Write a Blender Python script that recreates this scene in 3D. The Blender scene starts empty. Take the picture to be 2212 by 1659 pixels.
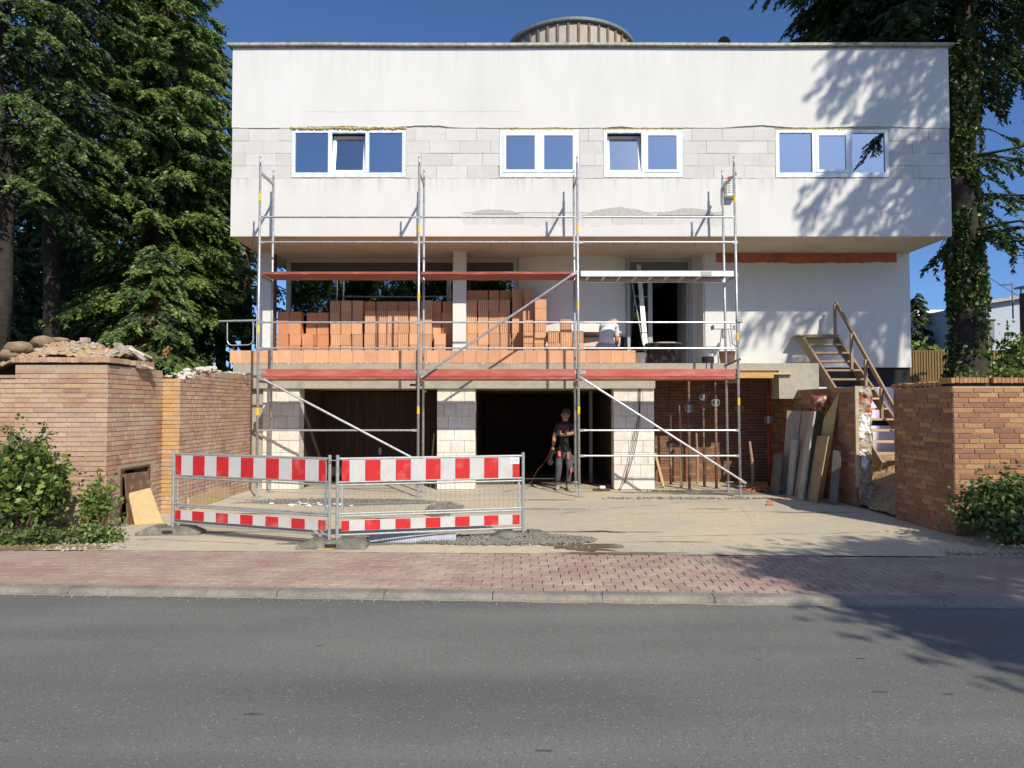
import bpy, math, random
import numpy as np
from mathutils import Vector, Matrix, Euler
rnd = random.Random(7)
R = math.radians
scene = bpy.context.scene
COL = scene.collection

# ------------------------------------------------------------------ camera
PW, PH = 2212.0, 1659.0            # the picture's measuring grid
FPX, CX, CY = 1490.0, 1106.0, 829.5
PITCH = math.atan(48.5 / FPX)
CAMZ = 1.72
cd = bpy.data.cameras.new("camera"); cam = bpy.data.objects.new("camera", cd); COL.objects.link(cam)
cd.sensor_width = 36.0; cd.lens = FPX / PW * 36.0; cd.clip_start = 0.05; cd.clip_end = 3000
cam.location = (0, 0, CAMZ); cam.rotation_euler = (math.pi / 2 + PITCH, 0, 0)
scene.camera = cam
# ------------------------------------------------------------------ light
SUN = Vector((0.48, -1.0, 0.885)).normalized()
ELEV = math.asin(SUN.z); AZ = math.atan2(SUN.x, SUN.y)
w = bpy.data.worlds.new("World"); scene.world = w; w.use_nodes = True
nt = w.node_tree; nt.nodes.clear()
sky = nt.nodes.new("ShaderNodeTexSky"); sky.sky_type = 'NISHITA'; sky.sun_disc = False
sky.sun_elevation = ELEV; sky.sun_rotation = AZ; sky.altitude = 200
sky.air_density = 0.72; sky.dust_density = 1.0; sky.ozone_density = 9.5
bg = nt.nodes.new("ShaderNodeBackground"); bg.inputs[1].default_value = 0.15
wo = nt.nodes.new("ShaderNodeOutputWorld")
nt.links.new(sky.outputs[0], bg.inputs[0]); nt.links.new(bg.outputs[0], wo.inputs[0])
sd = bpy.data.lights.new("sun", 'SUN'); sd.energy = 4.8; sd.angle = R(0.53); sd.color = (1.0, 0.915, 0.77)
so = bpy.data.objects.new("sun", sd); COL.objects.link(so); so.location = (20, -40, 40)
so.rotation_euler = (-SUN).to_track_quat('-Z', 'Y').to_euler()
vs = scene.view_settings
vs.view_transform = 'Standard'; vs.look = 'None'; vs.gamma = 1.0; vs.use_curve_mapping = False
vs.exposure = 0.0
scene.cycles.max_bounces = 8; scene.cycles.transparent_max_bounces = 12
scene.cycles.sample_clamp_indirect = 6

def P(x, y, d):
    """point at depth d (world Y) seen at grid position x, y"""
    u = (x - CX) / FPX; v = (CY - y) / FPX
    Yw = math.cos(PITCH) - math.sin(PITCH) * v; Zw = math.sin(PITCH) + math.cos(PITCH) * v
    t = d / Yw
    return Vector((u * t, d, CAMZ + Zw * t))
def ZP(y, d): return P(CX, y, d).z
def XP(x, d, y=878): return P(x, y, d).x
def G(x, y, z=0.0):
    """ground point (height z) at grid position"""
    u = (x - CX) / FPX; v = (CY - y) / FPX
    Yw = math.cos(PITCH) - math.sin(PITCH) * v; Zw = math.sin(PITCH) + math.cos(PITCH) * v
    t = (z - CAMZ) / Zw
    return Vector((u * t, Yw * t, z))

# ------------------------------------------------------------------ materials
MATS = {}
def mat(name, col, rough=0.8, var=0.0, scale=6.0, col2=None, fac2=0.5, scale2=3.0, bump=0.0, bscale=40.0,
        metal=0.0, spec=0.4, stretch=None, objvar=0.0, sharp=0.12, detail=6.0):
    """Principled material: base colour with fine value noise, a second colour in patches, bump and per-object variation"""
    if name in MATS: return MATS[name]
    m = bpy.data.materials.new(name); m.use_nodes = True; MATS[name] = m
    n = m.node_tree.nodes; L = m.node_tree.links
    b = n["Principled BSDF"]; b.inputs["Roughness"].default_value = rough; b.inputs["Metallic"].default_value = metal
    b.inputs["Specular IOR Level"].default_value = spec
    geo = n.new("ShaderNodeNewGeometry"); vec = geo.outputs["Position"]
    if stretch:
        mp = n.new("ShaderNodeMapping"); mp.inputs["Scale"].default_value = stretch; L.new(vec, mp.inputs[0]); vec = mp.outputs[0]
    c = n.new("ShaderNodeRGB"); c.outputs[0].default_value = (*col, 1); cur = c.outputs[0]
    if col2:
        nz = n.new("ShaderNodeTexNoise"); nz.inputs["Scale"].default_value = scale2; nz.inputs["Detail"].default_value = detail
        L.new(vec, nz.inputs["Vector"])
        rp = n.new("ShaderNodeMapRange"); rp.inputs[1].default_value = 1 - fac2 - sharp; rp.inputs[2].default_value = 1 - fac2 + sharp
        L.new(nz.outputs["Fac"], rp.inputs[0])
        mx = n.new("ShaderNodeMix"); mx.data_type = 'RGBA'; L.new(rp.outputs[0], mx.inputs[0]); L.new(cur, mx.inputs[6])
        mx.inputs[7].default_value = (*col2, 1); cur = mx.outputs[2]
    if var or objvar:
        val = None
        if var:
            nz2 = n.new("ShaderNodeTexNoise"); nz2.inputs["Scale"].default_value = scale; nz2.inputs["Detail"].default_value = 8
            L.new(vec, nz2.inputs["Vector"])
            r2 = n.new("ShaderNodeMapRange"); r2.inputs[1].default_value = 0.25; r2.inputs[2].default_value = 0.75
            r2.inputs[3].default_value = 1 - var; r2.inputs[4].default_value = 1 + var
            L.new(nz2.outputs["Fac"], r2.inputs[0]); val = r2.outputs[0]
        if objvar:
            oi = n.new("ShaderNodeObjectInfo")
            r3 = n.new("ShaderNodeMapRange"); r3.inputs[3].default_value = 1 - objvar; r3.inputs[4].default_value = 1 + objvar
            L.new(oi.outputs["Random"], r3.inputs[0])
            if val is None: val = r3.outputs[0]
            else:
                mm = n.new("ShaderNodeMath"); mm.operation = 'MULTIPLY'; L.new(val, mm.inputs[0]); L.new(r3.outputs[0], mm.inputs[1]); val = mm.outputs[0]
        hs = n.new("ShaderNodeHueSaturation"); L.new(cur, hs.inputs["Color"]); L.new(val, hs.inputs["Value"]); cur = hs.outputs[0]
    L.new(cur, b.inputs["Base Color"])
    if bump:
        nb = n.new("ShaderNodeTexNoise"); nb.inputs["Scale"].default_value = bscale; nb.inputs["Detail"].default_value = 6
        L.new(vec, nb.inputs["Vector"])
        bp = n.new("ShaderNodeBump"); bp.inputs["Strength"].default_value = bump; bp.inputs["Distance"].default_value = 0.02
        L.new(nb.outputs["Fac"], bp.inputs["Height"]); L.new(bp.outputs[0], b.inputs["Normal"])
    return m

def glass(name, refl, tint, gl=(0.9, 0.93, 1.0)):
    m = bpy.data.materials.new(name); m.use_nodes = True; MATS[name] = m
    n = m.node_tree.nodes; L = m.node_tree.links; n.clear()
    o = n.new("ShaderNodeOutputMaterial"); mx = n.new("ShaderNodeMixShader"); mx.inputs[0].default_value = refl
    t = n.new("ShaderNodeBsdfTransparent"); t.inputs[0].default_value = (*tint, 1)
    g = n.new("ShaderNodeBsdfGlossy"); g.inputs[0].default_value = (*gl, 1); g.inputs["Roughness"].default_value = 0.01
    geo = n.new("ShaderNodeNewGeometry"); nz = n.new("ShaderNodeTexNoise"); nz.inputs["Scale"].default_value = 2.2; nz.inputs["Detail"].default_value = 1; L.new(geo.outputs["Position"], nz.inputs["Vector"])
    bp = n.new("ShaderNodeBump"); bp.inputs["Strength"].default_value = .018; bp.inputs["Distance"].default_value = .05; L.new(nz.outputs["Fac"], bp.inputs["Height"]); L.new(bp.outputs[0], g.inputs["Normal"])
    L.new(t.outputs[0], mx.inputs[1]); L.new(g.outputs[0], mx.inputs[2]); L.new(mx.outputs[0], o.inputs[0])
    return m

def leafmat(name, col, var=0.35, trans=0.25):
    """leaf: diffuse + a little translucency, value varied leaf by leaf"""
    m = bpy.data.materials.new(name); m.use_nodes = True; MATS[name] = m
    n = m.node_tree.nodes; L = m.node_tree.links; n.clear()
    o = n.new("ShaderNodeOutputMaterial")
    geo = n.new("ShaderNodeNewGeometry")
    r3 = n.new("ShaderNodeMapRange"); r3.inputs[3].default_value = 1 - var; r3.inputs[4].default_value = 1 + var
    L.new(geo.outputs["Random Per Island"], r3.inputs[0])
    c = n.new("ShaderNodeHueSaturation"); c.inputs["Color"].default_value = (*col, 1); L.new(r3.outputs[0], c.inputs["Value"])
    d = n.new("ShaderNodeBsdfDiffuse"); t = n.new("ShaderNodeBsdfTranslucent"); g = n.new("ShaderNodeBsdfGlossy")
    g.inputs["Roughness"].default_value = 0.45
    L.new(c.outputs[0], d.inputs[0]); L.new(c.outputs[0], t.inputs[0])
    a = n.new("ShaderNodeMixShader"); a.inputs[0].default_value = trans; L.new(d.outputs[0], a.inputs[1]); L.new(t.outputs[0], a.inputs[2])
    a2 = n.new("ShaderNodeMixShader"); a2.inputs[0].default_value = 0.035; L.new(a.outputs[0], a2.inputs[1]); L.new(g.outputs[0], a2.inputs[2])
    L.new(a2.outputs[0], o.inputs[0])
    return m

# ------------------------------------------------------------------ mesh building
WORLD = {}                                   # object name -> world origin (no parent is rotated)
def tag(o, label=None, cat=None, group=None, kind=None):
    if label: o["label"] = label
    if cat: o["category"] = cat
    if group: o["group"] = group
    if kind: o["kind"] = kind
    return o
def empty(name, loc, label=None, cat=None, group=None, kind=None, parent=None):
    o = bpy.data.objects.new(name, None); COL.objects.link(o)
    o.empty_display_size = 0.2
    loc = Vector(loc); WORLD[o.name] = loc.copy()
    if parent: o.parent = parent; loc = loc - WORLD[parent.name]
    o.location = loc
    return tag(o, label, cat, group, kind)

class MB:
    def __init__(s): s.v = []; s.f = []; s.m = []
    def add(s, vs, fs, mi=0):
        k = len(s.v); s.v += [tuple(p) for p in vs]
        for f in fs: s.f.append(tuple(i + k for i in f)); s.m.append(mi)
    def box(s, x0, x1, y0, y1, z0, z1, mi=0):
        s.add([(x0,y0,z0),(x1,y0,z0),(x1,y1,z0),(x0,y1,z0),(x0,y0,z1),(x1,y0,z1),(x1,y1,z1),(x0,y1,z1)],
              [(0,3,2,1),(4,5,6,7),(0,1,5,4),(1,2,6,5),(2,3,7,6),(3,0,4,7)], mi); return s
    def cbox(s, x0, x1, y0, y1, z0, z1, c=0.01, mi=0):
        """box with chamfered edges"""
        xs=(x0,x1); ys=(y0,y1); zs=(z0,z1); V=[]; idx={}
        for i in (0,1):
            for j in (0,1):
                for k in (0,1):
                    sx=c if i==0 else -c; sy=c if j==0 else -c; sz=c if k==0 else -c
                    for a in range(3):
                        p=[xs[i]+sx, ys[j]+sy, zs[k]+sz]; p[a]=(xs[i],ys[j],zs[k])[a]; idx[i,j,k,a]=len(V); V.append(tuple(p))
        F=[]
        F.append([idx[0,0,0,0],idx[0,0,1,0],idx[0,1,1,0],idx[0,1,0,0]]); F.append([idx[1,0,0,0],idx[1,1,0,0],idx[1,1,1,0],idx[1,0,1,0]])
        F.append([idx[0,0,0,1],idx[1,0,0,1],idx[1,0,1,1],idx[0,0,1,1]]); F.append([idx[0,1,0,1],idx[0,1,1,1],idx[1,1,1,1],idx[1,1,0,1]])
        F.append([idx[0,0,0,2],idx[0,1,0,2],idx[1,1,0,2],idx[1,0,0,2]]); F.append([idx[0,0,1,2],idx[1,0,1,2],idx[1,1,1,2],idx[0,1,1,2]])
        for i in (0,1):
            for j in (0,1): F.append([idx[i,j,0,0],idx[i,j,1,0],idx[i,j,1,1],idx[i,j,0,1]])
            for k in (0,1): F.append([idx[i,0,k,0],idx[i,1,k,0],idx[i,1,k,2],idx[i,0,k,2]])
        for j in (0,1):
            for k in (0,1): F.append([idx[0,j,k,1],idx[1,j,k,1],idx[1,j,k,2],idx[0,j,k,2]])
        for i in (0,1):
            for j in (0,1):
                for k in (0,1): F.append([idx[i,j,k,0],idx[i,j,k,1],idx[i,j,k,2]])
        s.add(V,F,mi); return s
    def bar(s, p0, p1, w, h, mi=0, up=(0,0,1)):
        """rectangular bar from p0 to p1, w across, h along up"""
        p0=Vector(p0);p1=Vector(p1);d=(p1-p0).normalized();u=Vector(up)
        if abs(d.dot(u))>0.98: u=Vector((0,1,0))
        a=d.cross(u).normalized();b=a.cross(d).normalized();V=[]
        for p in (p0,p1):
            for i,j in ((-1,-1),(1,-1),(1,1),(-1,1)): V.append(p+a*(i*w/2)+b*(j*h/2))
        s.add(V,[(0,3,2,1),(4,5,6,7),(0,1,5,4),(1,2,6,5),(2,3,7,6),(3,0,4,7)],mi); return s
    def tube(s, pts, r, n=8, mi=0, cap=True):
        pts=[Vector(p) for p in pts]; k=len(pts); rs=r if isinstance(r,(list,tuple)) else [r]*k
        V=[];F=[];prev=None
        for i,p in enumerate(pts):
            d=((pts[min(i+1,k-1)]-pts[max(i-1,0)])).normalized()
            if prev is None:
                u=Vector((0,0,1)) if abs(d.z)<0.9 else Vector((1,0,0)); a=d.cross(u).normalized()
            else:
                a=(prev-d*prev.dot(d)).normalized()
            prev=a;b=d.cross(a)
            for j in range(n):
                t=2*math.pi*j/n; V.append(p+a*(math.cos(t)*rs[i])+b*(math.sin(t)*rs[i]))
        for i in range(k-1):
            for j in range(n):
                F.append((i*n+j,i*n+(j+1)%n,(i+1)*n+(j+1)%n,(i+1)*n+j))
        if cap: F.append(tuple(range(n-1,-1,-1))); F.append(tuple((k-1)*n+j for j in range(n)))
        s.add(V,F,mi); return s
    def lathe(s, c, prof, n=20, mi=0, ax='z'):
        """profile [(r,h)...] around a vertical axis at c"""
        V=[];F=[];k=len(prof)
        for r,h in prof:
            for j in range(n):
                t=2*math.pi*j/n; V.append((c[0]+r*math.cos(t),c[1]+r*math.sin(t),c[2]+h))
        for i in range(k-1):
            for j in range(n): F.append((i*n+j,i*n+(j+1)%n,(i+1)*n+(j+1)%n,(i+1)*n+j))
        if prof[0][0]>1e-4: F.append(tuple(range(n-1,-1,-1)))
        if prof[-1][0]>1e-4: F.append(tuple((k-1)*n+j for j in range(n)))
        s.add(V,F,mi); return s
    def prism(s, poly, z0, z1, mi=0):
        n=len(poly); V=[(p[0],p[1],z0) for p in poly]+[(p[0],p[1],z1) for p in poly]
        F=[tuple(range(n-1,-1,-1)),tuple(range(n,2*n))]+[(i,(i+1)%n,n+(i+1)%n,n+i) for i in range(n)]
        s.add(V,F,mi); return s
    def slabpoly(s, poly3, off, mi=0):
        """planar polygon extruded by vector off"""
        n=len(poly3); V=[Vector(p) for p in poly3]; V=V+[p+Vector(off) for p in V]
        s.add(V,[tuple(range(n-1,-1,-1)),tuple(range(n,2*n))]+[(i,(i+1)%n,n+(i+1)%n,n+i) for i in range(n)],mi); return s
    def rock(s, c, r, rg, mi=0, flat=1.0, n=7):
        V=[];F=[];ring=[(0.0,-1),(0.75,-0.6),(1,0),(0.7,0.65),(0,1)]
        rx,ry,rz=r*rg.uniform(.7,1.3),r*rg.uniform(.7,1.2),r*flat*rg.uniform(.7,1.2);a0=rg.uniform(0,6)
        ids=[]
        for q,h in ring:
            row=[]
            for j in range(1 if q==0 else n):
                t=a0+2*math.pi*j/n; k=rg.uniform(.75,1.2)
                row.append(len(V)); V.append((c[0]+rx*q*k*math.cos(t),c[1]+ry*q*k*math.sin(t),c[2]+rz*h*rg.uniform(.8,1.1)))
            ids.append(row)
        for a,b in zip(ids,ids[1:]):
            m=max(len(a),len(b))
            for j in range(m):
                q=[a[j%len(a)],a[(j+1)%len(a)],b[(j+1)%len(b)],b[j%len(b)]]
                qq=[]
                for i in q:
                    if i not in qq: qq.append(i)
                F.append(tuple(qq))
        s.add(V,F,mi); return s
    def build(s, name, mats, parent=None, origin=None, smooth=False, label=None, cat=None, group=None, kind=None):
        if not isinstance(mats,(list,tuple)): mats=[mats]
        V=np.array(s.v,dtype=float).reshape(-1,3)
        if origin is None: origin=((V[:,0].min()+V[:,0].max())/2,(V[:,1].min()+V[:,1].max())/2,V[:,2].min())
        origin=Vector(origin); me=bpy.data.meshes.new(name)
        me.from_pydata((V-np.array(origin)).tolist(),[],s.f)
        for m in mats: me.materials.append(m)
        if any(s.m): me.polygons.foreach_set("material_index",s.m)
        if smooth: me.polygons.foreach_set("use_smooth",[True]*len(s.f))
        me.update()
        return link(name,me,origin,parent,label,cat,group,kind)
def link(name, me, origin, parent=None, label=None, cat=None, group=None, kind=None, scale=None, rot=None):
    o=bpy.data.objects.new(name,me); COL.objects.link(o); origin=Vector(origin); WORLD[o.name]=origin.copy()
    if parent: o.parent=parent; o.location=origin-WORLD[parent.name]
    else: o.location=origin
    if scale: o.scale=scale
    if rot: o.rotation_euler=rot
    return tag(o,label,cat,group,kind)
def unit_mesh(name, m, c=0.04, sub=None):
    """unit box (-.5...5) with chamfered edges, for bricks, blocks and planks"""
    b=MB(); b.cbox(-.5,.5,-.5,.5,-.5,.5,c)
    me=bpy.data.meshes.new(name); me.from_pydata(b.v,[],b.f); me.materials.append(m); me.update(); return me
def quads_mesh(name, V, nq, mats, midx=None, smooth=False):
    """fast mesh of nq separate quads, V = (4*nq,3)"""
    me=bpy.data.meshes.new(name); n=nq*4
    me.vertices.add(n); me.vertices.foreach_set("co",np.ascontiguousarray(V,dtype=np.float32).ravel())
    me.loops.add(n); me.loops.foreach_set("vertex_index",np.arange(n,dtype=np.int32))
    me.polygons.add(nq); me.polygons.foreach_set("loop_start",np.arange(0,n,4,dtype=np.int32)); me.polygons.foreach_set("loop_total",np.full(nq,4,dtype=np.int32))
    for m in mats: me.materials.append(m)
    if midx is not None: me.polygons.foreach_set("material_index",np.asarray(midx,dtype=np.int32))
    me.update(calc_edges=True); me.validate(); return me
def ragged(name, x0, x1, fb, ft, y, th, m, parent, step=0.06, seed=1):
    """wall skin between the curves fb(x) and ft(x): front, back, rims"""
    n=max(2,int((x1-x0)/step)); b=MB(); xs=[x0+(x1-x0)*i/n for i in range(n+1)]; V=[]
    for x in xs:
        z0=fb(x); z1=max(ft(x),z0+0.002)
        V+=[(x,y,z0),(x,y,z1),(x,y+th,z1),(x,y+th,z0)]
    F=[]
    for i in range(n):
        a=4*i;c=a+4
        F+=[(a,c,c+1,a+1),(a+1,c+1,c+2,a+2),(a+3,a,a+3,c+3)[:0] or (a,a+3,c+3,c),(a+3,a+2,c+2,c+3)]
    F+=[(0,1,2,3),(4*n,4*n+3,4*n+2,4*n+1)]
    b.add(V,F); return b.build(name,m,parent)
def jag(seed, amp, f=1.0):
    ph=[(random.Random(seed*31+i).uniform(0,6.3),random.Random(seed*57+i).uniform(.8,1.2)) for i in range(5)]
    fr=(2.1,5.3,11.7,23.0,41.0); am=(.35,.25,.2,.15,.12)
    return lambda x: amp*sum(a*math.sin(x*q*f*k+p) for (p,k),q,a in zip(ph,fr,am))
from mathutils import noise
# ================================================================== materials in use
def asphalt_mat():
    """worn asphalt: fine light and dark aggregate, dusty and darker drifts along the lane"""
    m = bpy.data.materials.new("asphalt"); m.use_nodes = True; MATS["asphalt"] = m; n = m.node_tree.nodes; L = m.node_tree.links; b = n["Principled BSDF"]
    b.inputs["Roughness"].default_value = .85; b.inputs["Specular IOR Level"].default_value = .3
    geo = n.new("ShaderNodeNewGeometry"); pos = geo.outputs["Position"]
    def nz(scale, st=(1,1,1), det=4):
        mp = n.new("ShaderNodeMapping"); mp.inputs["Scale"].default_value = st; L.new(pos, mp.inputs[0])
        t = n.new("ShaderNodeTexNoise"); t.inputs["Scale"].default_value = scale; t.inputs["Detail"].default_value = det; L.new(mp.outputs[0], t.inputs["Vector"]); return t.outputs["Fac"]
    def rng(s, a, c, lo, hi):
        r = n.new("ShaderNodeMapRange"); r.inputs[1].default_value = a; r.inputs[2].default_value = c; r.inputs[3].default_value = lo; r.inputs[4].default_value = hi; L.new(s, r.inputs[0]); return r.outputs[0]
    def mul(a, c):
        q = n.new("ShaderNodeMath"); q.operation = 'MULTIPLY'; L.new(a, q.inputs[0]); L.new(c, q.inputs[1]); return q.outputs[0]
    v = mul(mul(rng(nz(1.1,(.4,1.2,1),6), .3, .7, .86, 1.13), rng(nz(1.3,(.06,1,1),3), .3, .7, .86, 1.15)), rng(nz(95,det=2), .3, .7, .80, 1.20))
    vo = n.new("ShaderNodeTexVoronoi"); vo.inputs["Scale"].default_value = 55; L.new(pos, vo.inputs["Vector"])
    sp = n.new("ShaderNodeSeparateColor"); L.new(vo.outputs["Color"], sp.inputs[0])
    chip = mul(rng(sp.outputs[0], .84, .97, 0, 1), rng(vo.outputs["Distance"], .25, .42, 1, 0))
    hs = n.new("ShaderNodeHueSaturation"); hs.inputs["Color"].default_value = (.166,.169,.156,1); L.new(v, hs.inputs["Value"])
    mx = n.new("ShaderNodeMix"); mx.data_type = 'RGBA'; L.new(chip, mx.inputs[0]); L.new(hs.outputs[0], mx.inputs[6]); mx.inputs[7].default_value = (.31,.31,.295,1)
    dk = mul(rng(sp.outputs[1], .88, .96, 0, .8), rng(vo.outputs["Distance"], .25, .45, 1, 0))
    m2 = n.new("ShaderNodeMix"); m2.data_type = 'RGBA'; L.new(dk, m2.inputs[0]); L.new(mx.outputs[2], m2.inputs[6]); m2.inputs[7].default_value = (.075,.075,.075,1)
    L.new(m2.outputs[2], b.inputs["Base Color"])
    bp = n.new("ShaderNodeBump"); bp.inputs["Strength"].default_value = .5; bp.inputs["Distance"].default_value = .006; L.new(nz(110,det=3), bp.inputs["Height"]); L.new(bp.outputs[0], b.inputs["Normal"])
    return m
M_asphalt = asphalt_mat()
M_kerb = mat("kerb_concrete", (.285,.26,.22), .9, var=.2, scale=25, col2=(.20,.185,.155), fac2=.45, scale2=3, bump=.3, bscale=90)
M_joint = mat("joint_sand", (.17,.125,.09), .95, var=.3, scale=40, col2=(.3,.25,.17), fac2=.45, scale2=2.2)
M_paver = mat("paver_pink", (.375,.245,.215), .9, var=.16, scale=25, col2=(.47,.385,.295), fac2=.46, scale2=1.7, bump=.25, bscale=120, objvar=.10, sharp=.2)
M_drive = mat("driveway_concrete", (.57,.49,.345), .9, var=.10, scale=7, col2=(.45,.42,.345), fac2=.47, scale2=.6, bump=.2, bscale=60, stretch=(.8,1.15,1), sharp=.14, detail=9)
M_mud = mat("wet_mud", (.17,.125,.07), .35, var=.25, scale=20, bump=.15, bscale=40, col2=(.3,.235,.145), fac2=.42, scale2=4)
M_puddle = mat("puddle_mud", (.19,.14,.085), .22, var=.2, scale=12, bump=.04, bscale=14, spec=.5)
M_gravel = mat("gravel_grey", (.225,.21,.18), .95, var=.3, scale=30, bump=.4, bscale=80, col2=(.16,.145,.12), fac2=.4, scale2=4)
M_soil = mat("soil_sandy", (.42,.30,.175), .97, var=.28, scale=14, col2=(.30,.215,.135), fac2=.45, scale2=3, bump=.8, bscale=22)
M_soild = mat("soil_dark", (.11,.08,.055), .98, var=.4, scale=10, bump=.8, bscale=15)
M_grass = mat("garden_ground", (.06,.075,.03), .95, var=.4, scale=5)
M_stone = mat("rubble_stone", (.42,.36,.29), .95, var=.25, scale=12, col2=(.28,.25,.21), fac2=.4, scale2=8, bump=.5, bscale=30, objvar=.2)
M_stone2 = mat("rubble_brown", (.27,.2,.13), .95, var=.3, scale=12, bump=.5, bscale=30)
M_mortar = mat("mortar", (.40,.34,.25), .95, var=.2, scale=25, bump=.5, bscale=70)
M_mortarw = mat("mortar_white", (.66,.60,.51), .95, var=.2, scale=18, col2=(.5,.3,.2), fac2=.3, scale2=9, bump=.9, bscale=35)
M_lime = mat("lime_white", (.8,.79,.76), .95, var=.1, scale=12, bump=.7, bscale=25)
def brickm(nm, c, bloom=.4, bl=(.55,.42,.33)): return mat(nm, c, .85, var=.13, scale=22, col2=bl, fac2=bloom, scale2=1.5, bump=.15, bscale=90, objvar=.09, sharp=.22)
BRK_L = [brickm("brick_sand_red",(.44,.255,.165)), brickm("brick_ochre",(.49,.335,.19),.38), brickm("brick_brownred",(.38,.215,.15)), brickm("brick_tan",(.47,.315,.215))]
BRK_Y = [brickm("brick_yellow",(.53,.325,.14),.25), BRK_L[1]]
BRK_R = [brickm("brick_red",(.33,.15,.085),.25,(.40,.24,.15)), brickm("brick_gold",(.43,.245,.105),.2,(.5,.33,.18)), brickm("brick_orange",(.39,.20,.10),.25,(.42,.26,.16)), brickm("brick_umber",(.27,.125,.075),.25,(.36,.22,.15))]
BRK_D = [brickm("brick_shade_red",(.22,.10,.06),.2,(.26,.15,.10)), brickm("brick_shade_brown",(.18,.085,.055),.2,(.23,.14,.095)), brickm("brick_shade_gold",(.27,.15,.07),.2,(.29,.18,.10))]  # carport shade worked into these colours, darker than the bricks themselves
UB = {m.name: unit_mesh("brick_shape_"+m.name, m, .03) for m in BRK_L+BRK_Y+BRK_R+BRK_D}

# ================================================================== ground, road, kerb, pavement
def kerbY(x): return 6.34 - .049 * x            # front edge of the kerb
def backY(x): return 8.13 - .035 * x            # back edge of the pavement
g = MB(); g.add([(-1500,-1500,-.12),(1500,-1500,-.12),(1500,1500,-.12),(-1500,1500,-.12)], [(0,1,2,3)])
g.build("ground", M_grass, kind="structure")
b = MB(); xs = [-60 + 4*i for i in range(31)]
for x0, x1 in zip(xs, xs[1:]):
    b.add([(x0,-9,-.05),(x1,-9,-.05),(x1,kerbY(x1)+.03,-.05),(x0,kerbY(x0)+.03,-.05)], [(0,1,2,3)])
b.build("road", M_asphalt, kind="structure")
b = MB(); V = []; k = 0; M_dust = mat("gutter_dust",(.33,.295,.235),.95,var=.2,scale=20)
gx_ = [-8+.08*i for i in range(201)]
for x in gx_: V += [(x,kerbY(x)+.02,-.047),(x,kerbY(x)-.035-.06*abs(noise.noise(Vector((x*1.3,1,0))))-.02*noise.noise(Vector((x*7,2,0))),-.047)]
b.add(V,[(2*i,2*i+1,2*i+3,2*i+2) for i in range(200)]); b.build("gutter_dust", M_dust, kind="structure")
rg = random.Random(77); b = MB()
for i in range(420):
    x = rg.uniform(-6,6); b.rock((x,kerbY(x)-abs(rg.gauss(0,.09))-.005,-.046), rg.uniform(.003,.010), rg, flat=.6, n=5)
for i in range(160): b.rock((rg.uniform(-5,5),rg.uniform(3.2,6.0),-.047), rg.uniform(.002,.006), rg, flat=.5, n=5)
b.build("road_grit", mat("grit",(.33,.31,.27),.95,var=.4,scale=60), kind="stuff")
M_stain = mat("road_stain",(.105,.102,.098),.8,var=.2,scale=20)
for k,(xd,yd,l_) in enumerate(((548,1543,.10),(1175,1622,.08),(2050,1500,.07),(690,1395,.05),(1900,1495,.09),(1860,1423,.06),(1640,1425,.04))):
    q = G(xd,yd,-.05); V = []
    for i in range(14):
        t = 2*math.pi*i/14; kk = 1+.5*noise.noise(Vector((math.cos(t)*2,math.sin(t)*2,k*3.0))); V.append((q.x+l_*.6*kk*math.cos(t),q.y+l_*.12*kk*math.sin(t),-.0465))
    MB_ = MB(); MB_.add(V,[tuple(range(14))]); MB_.build("road_stain", M_stain, kind="structure")
b = MB(); b.add([(-60,-12,-.02),(60,-12,-.02),(60,-9,-.02),(-60,-9,-.02)], [(0,1,2,3)]); b.box(-60,60,-9.12,-9,-.11,0)
b.build("far_pavement", M_kerb, kind="structure")
# kerb stones, each a metre long with a rounded nose
kr = empty("kerb", (0, kerbY(0), 0), kind="structure")
ang = math.atan(-.049)
prof = [(0,-.12),(0,-.035),(.012,-.012),(.035,.002),(.07,.006),(.165,.006),(.165,-.12)]
km = MB(); n = len(prof); V = []
for x in (-.497,.497): V += [(x,p,q) for p,q in prof]
km.add(V, [tuple(range(n)), tuple(range(2*n-1,n-1,-1))] + [(i,n+i,n+(i+1)%n,(i+1)%n) for i in range(n)])
kme = bpy.data.meshes.new("kerb_stone_shape"); kme.from_pydata(km.v,[],km.f); kme.materials.append(M_kerb); kme.update()
for i in range(-14, 15):
    x = i + .32 + rnd.uniform(-.004,.004); link("kerb_stone", kme, (x, kerbY(x)+rnd.uniform(-.004,.004), rnd.uniform(-.004,.003)), kr, rot=(0,0,ang))
b = MB()
for x0, x1 in zip(xs, xs[1:]):
    b.add([(x0,kerbY(x0)+.15,-.014),(x1,kerbY(x1)+.15,-.014),(x1,backY(x1)+.08,-.014),(x0,backY(x0)+.08,-.014)], [(0,1,2,3)])
pv = b.build("pavement", M_joint, kind="structure")
# bone shaped pavers in rows along the kerb
def bone(wd, pitch, amp, flat0=False):
    half = wd/2-.0035; up = []; lo = []; N = 6
    for i in range(N+1):
        x = -half + 2*half*i/N; a = amp*math.cos(2*math.pi*x/wd)*-1
        up.append((x, pitch/2 + a - .003)); lo.append((x, (-pitch/2 - a + .003) if not flat0 else -pitch/2+.003))
    poly = lo + up[::-1]; m = MB(); inner = [(p[0]*.97, p[1]*.95) for p in poly]; k = len(poly)
    V = [(p[0],p[1],-.03) for p in poly]+[(p[0],p[1],-.004) for p in poly]+[(p[0],p[1],0) for p in inner]
    F = [(i,(i+1)%k,k+(i+1)%k,k+i) for i in range(k)]+[(k+i,k+(i+1)%k,2*k+(i+1)%k,2*k+i) for i in range(k)]+[tuple(range(2*k,3*k))]
    m.add(V,F); return m
PWD, PPT = .197, .139
bone_m = bone(PWD, PPT, .013); edge_m = bone(PWD, .115, .006, True)
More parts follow.
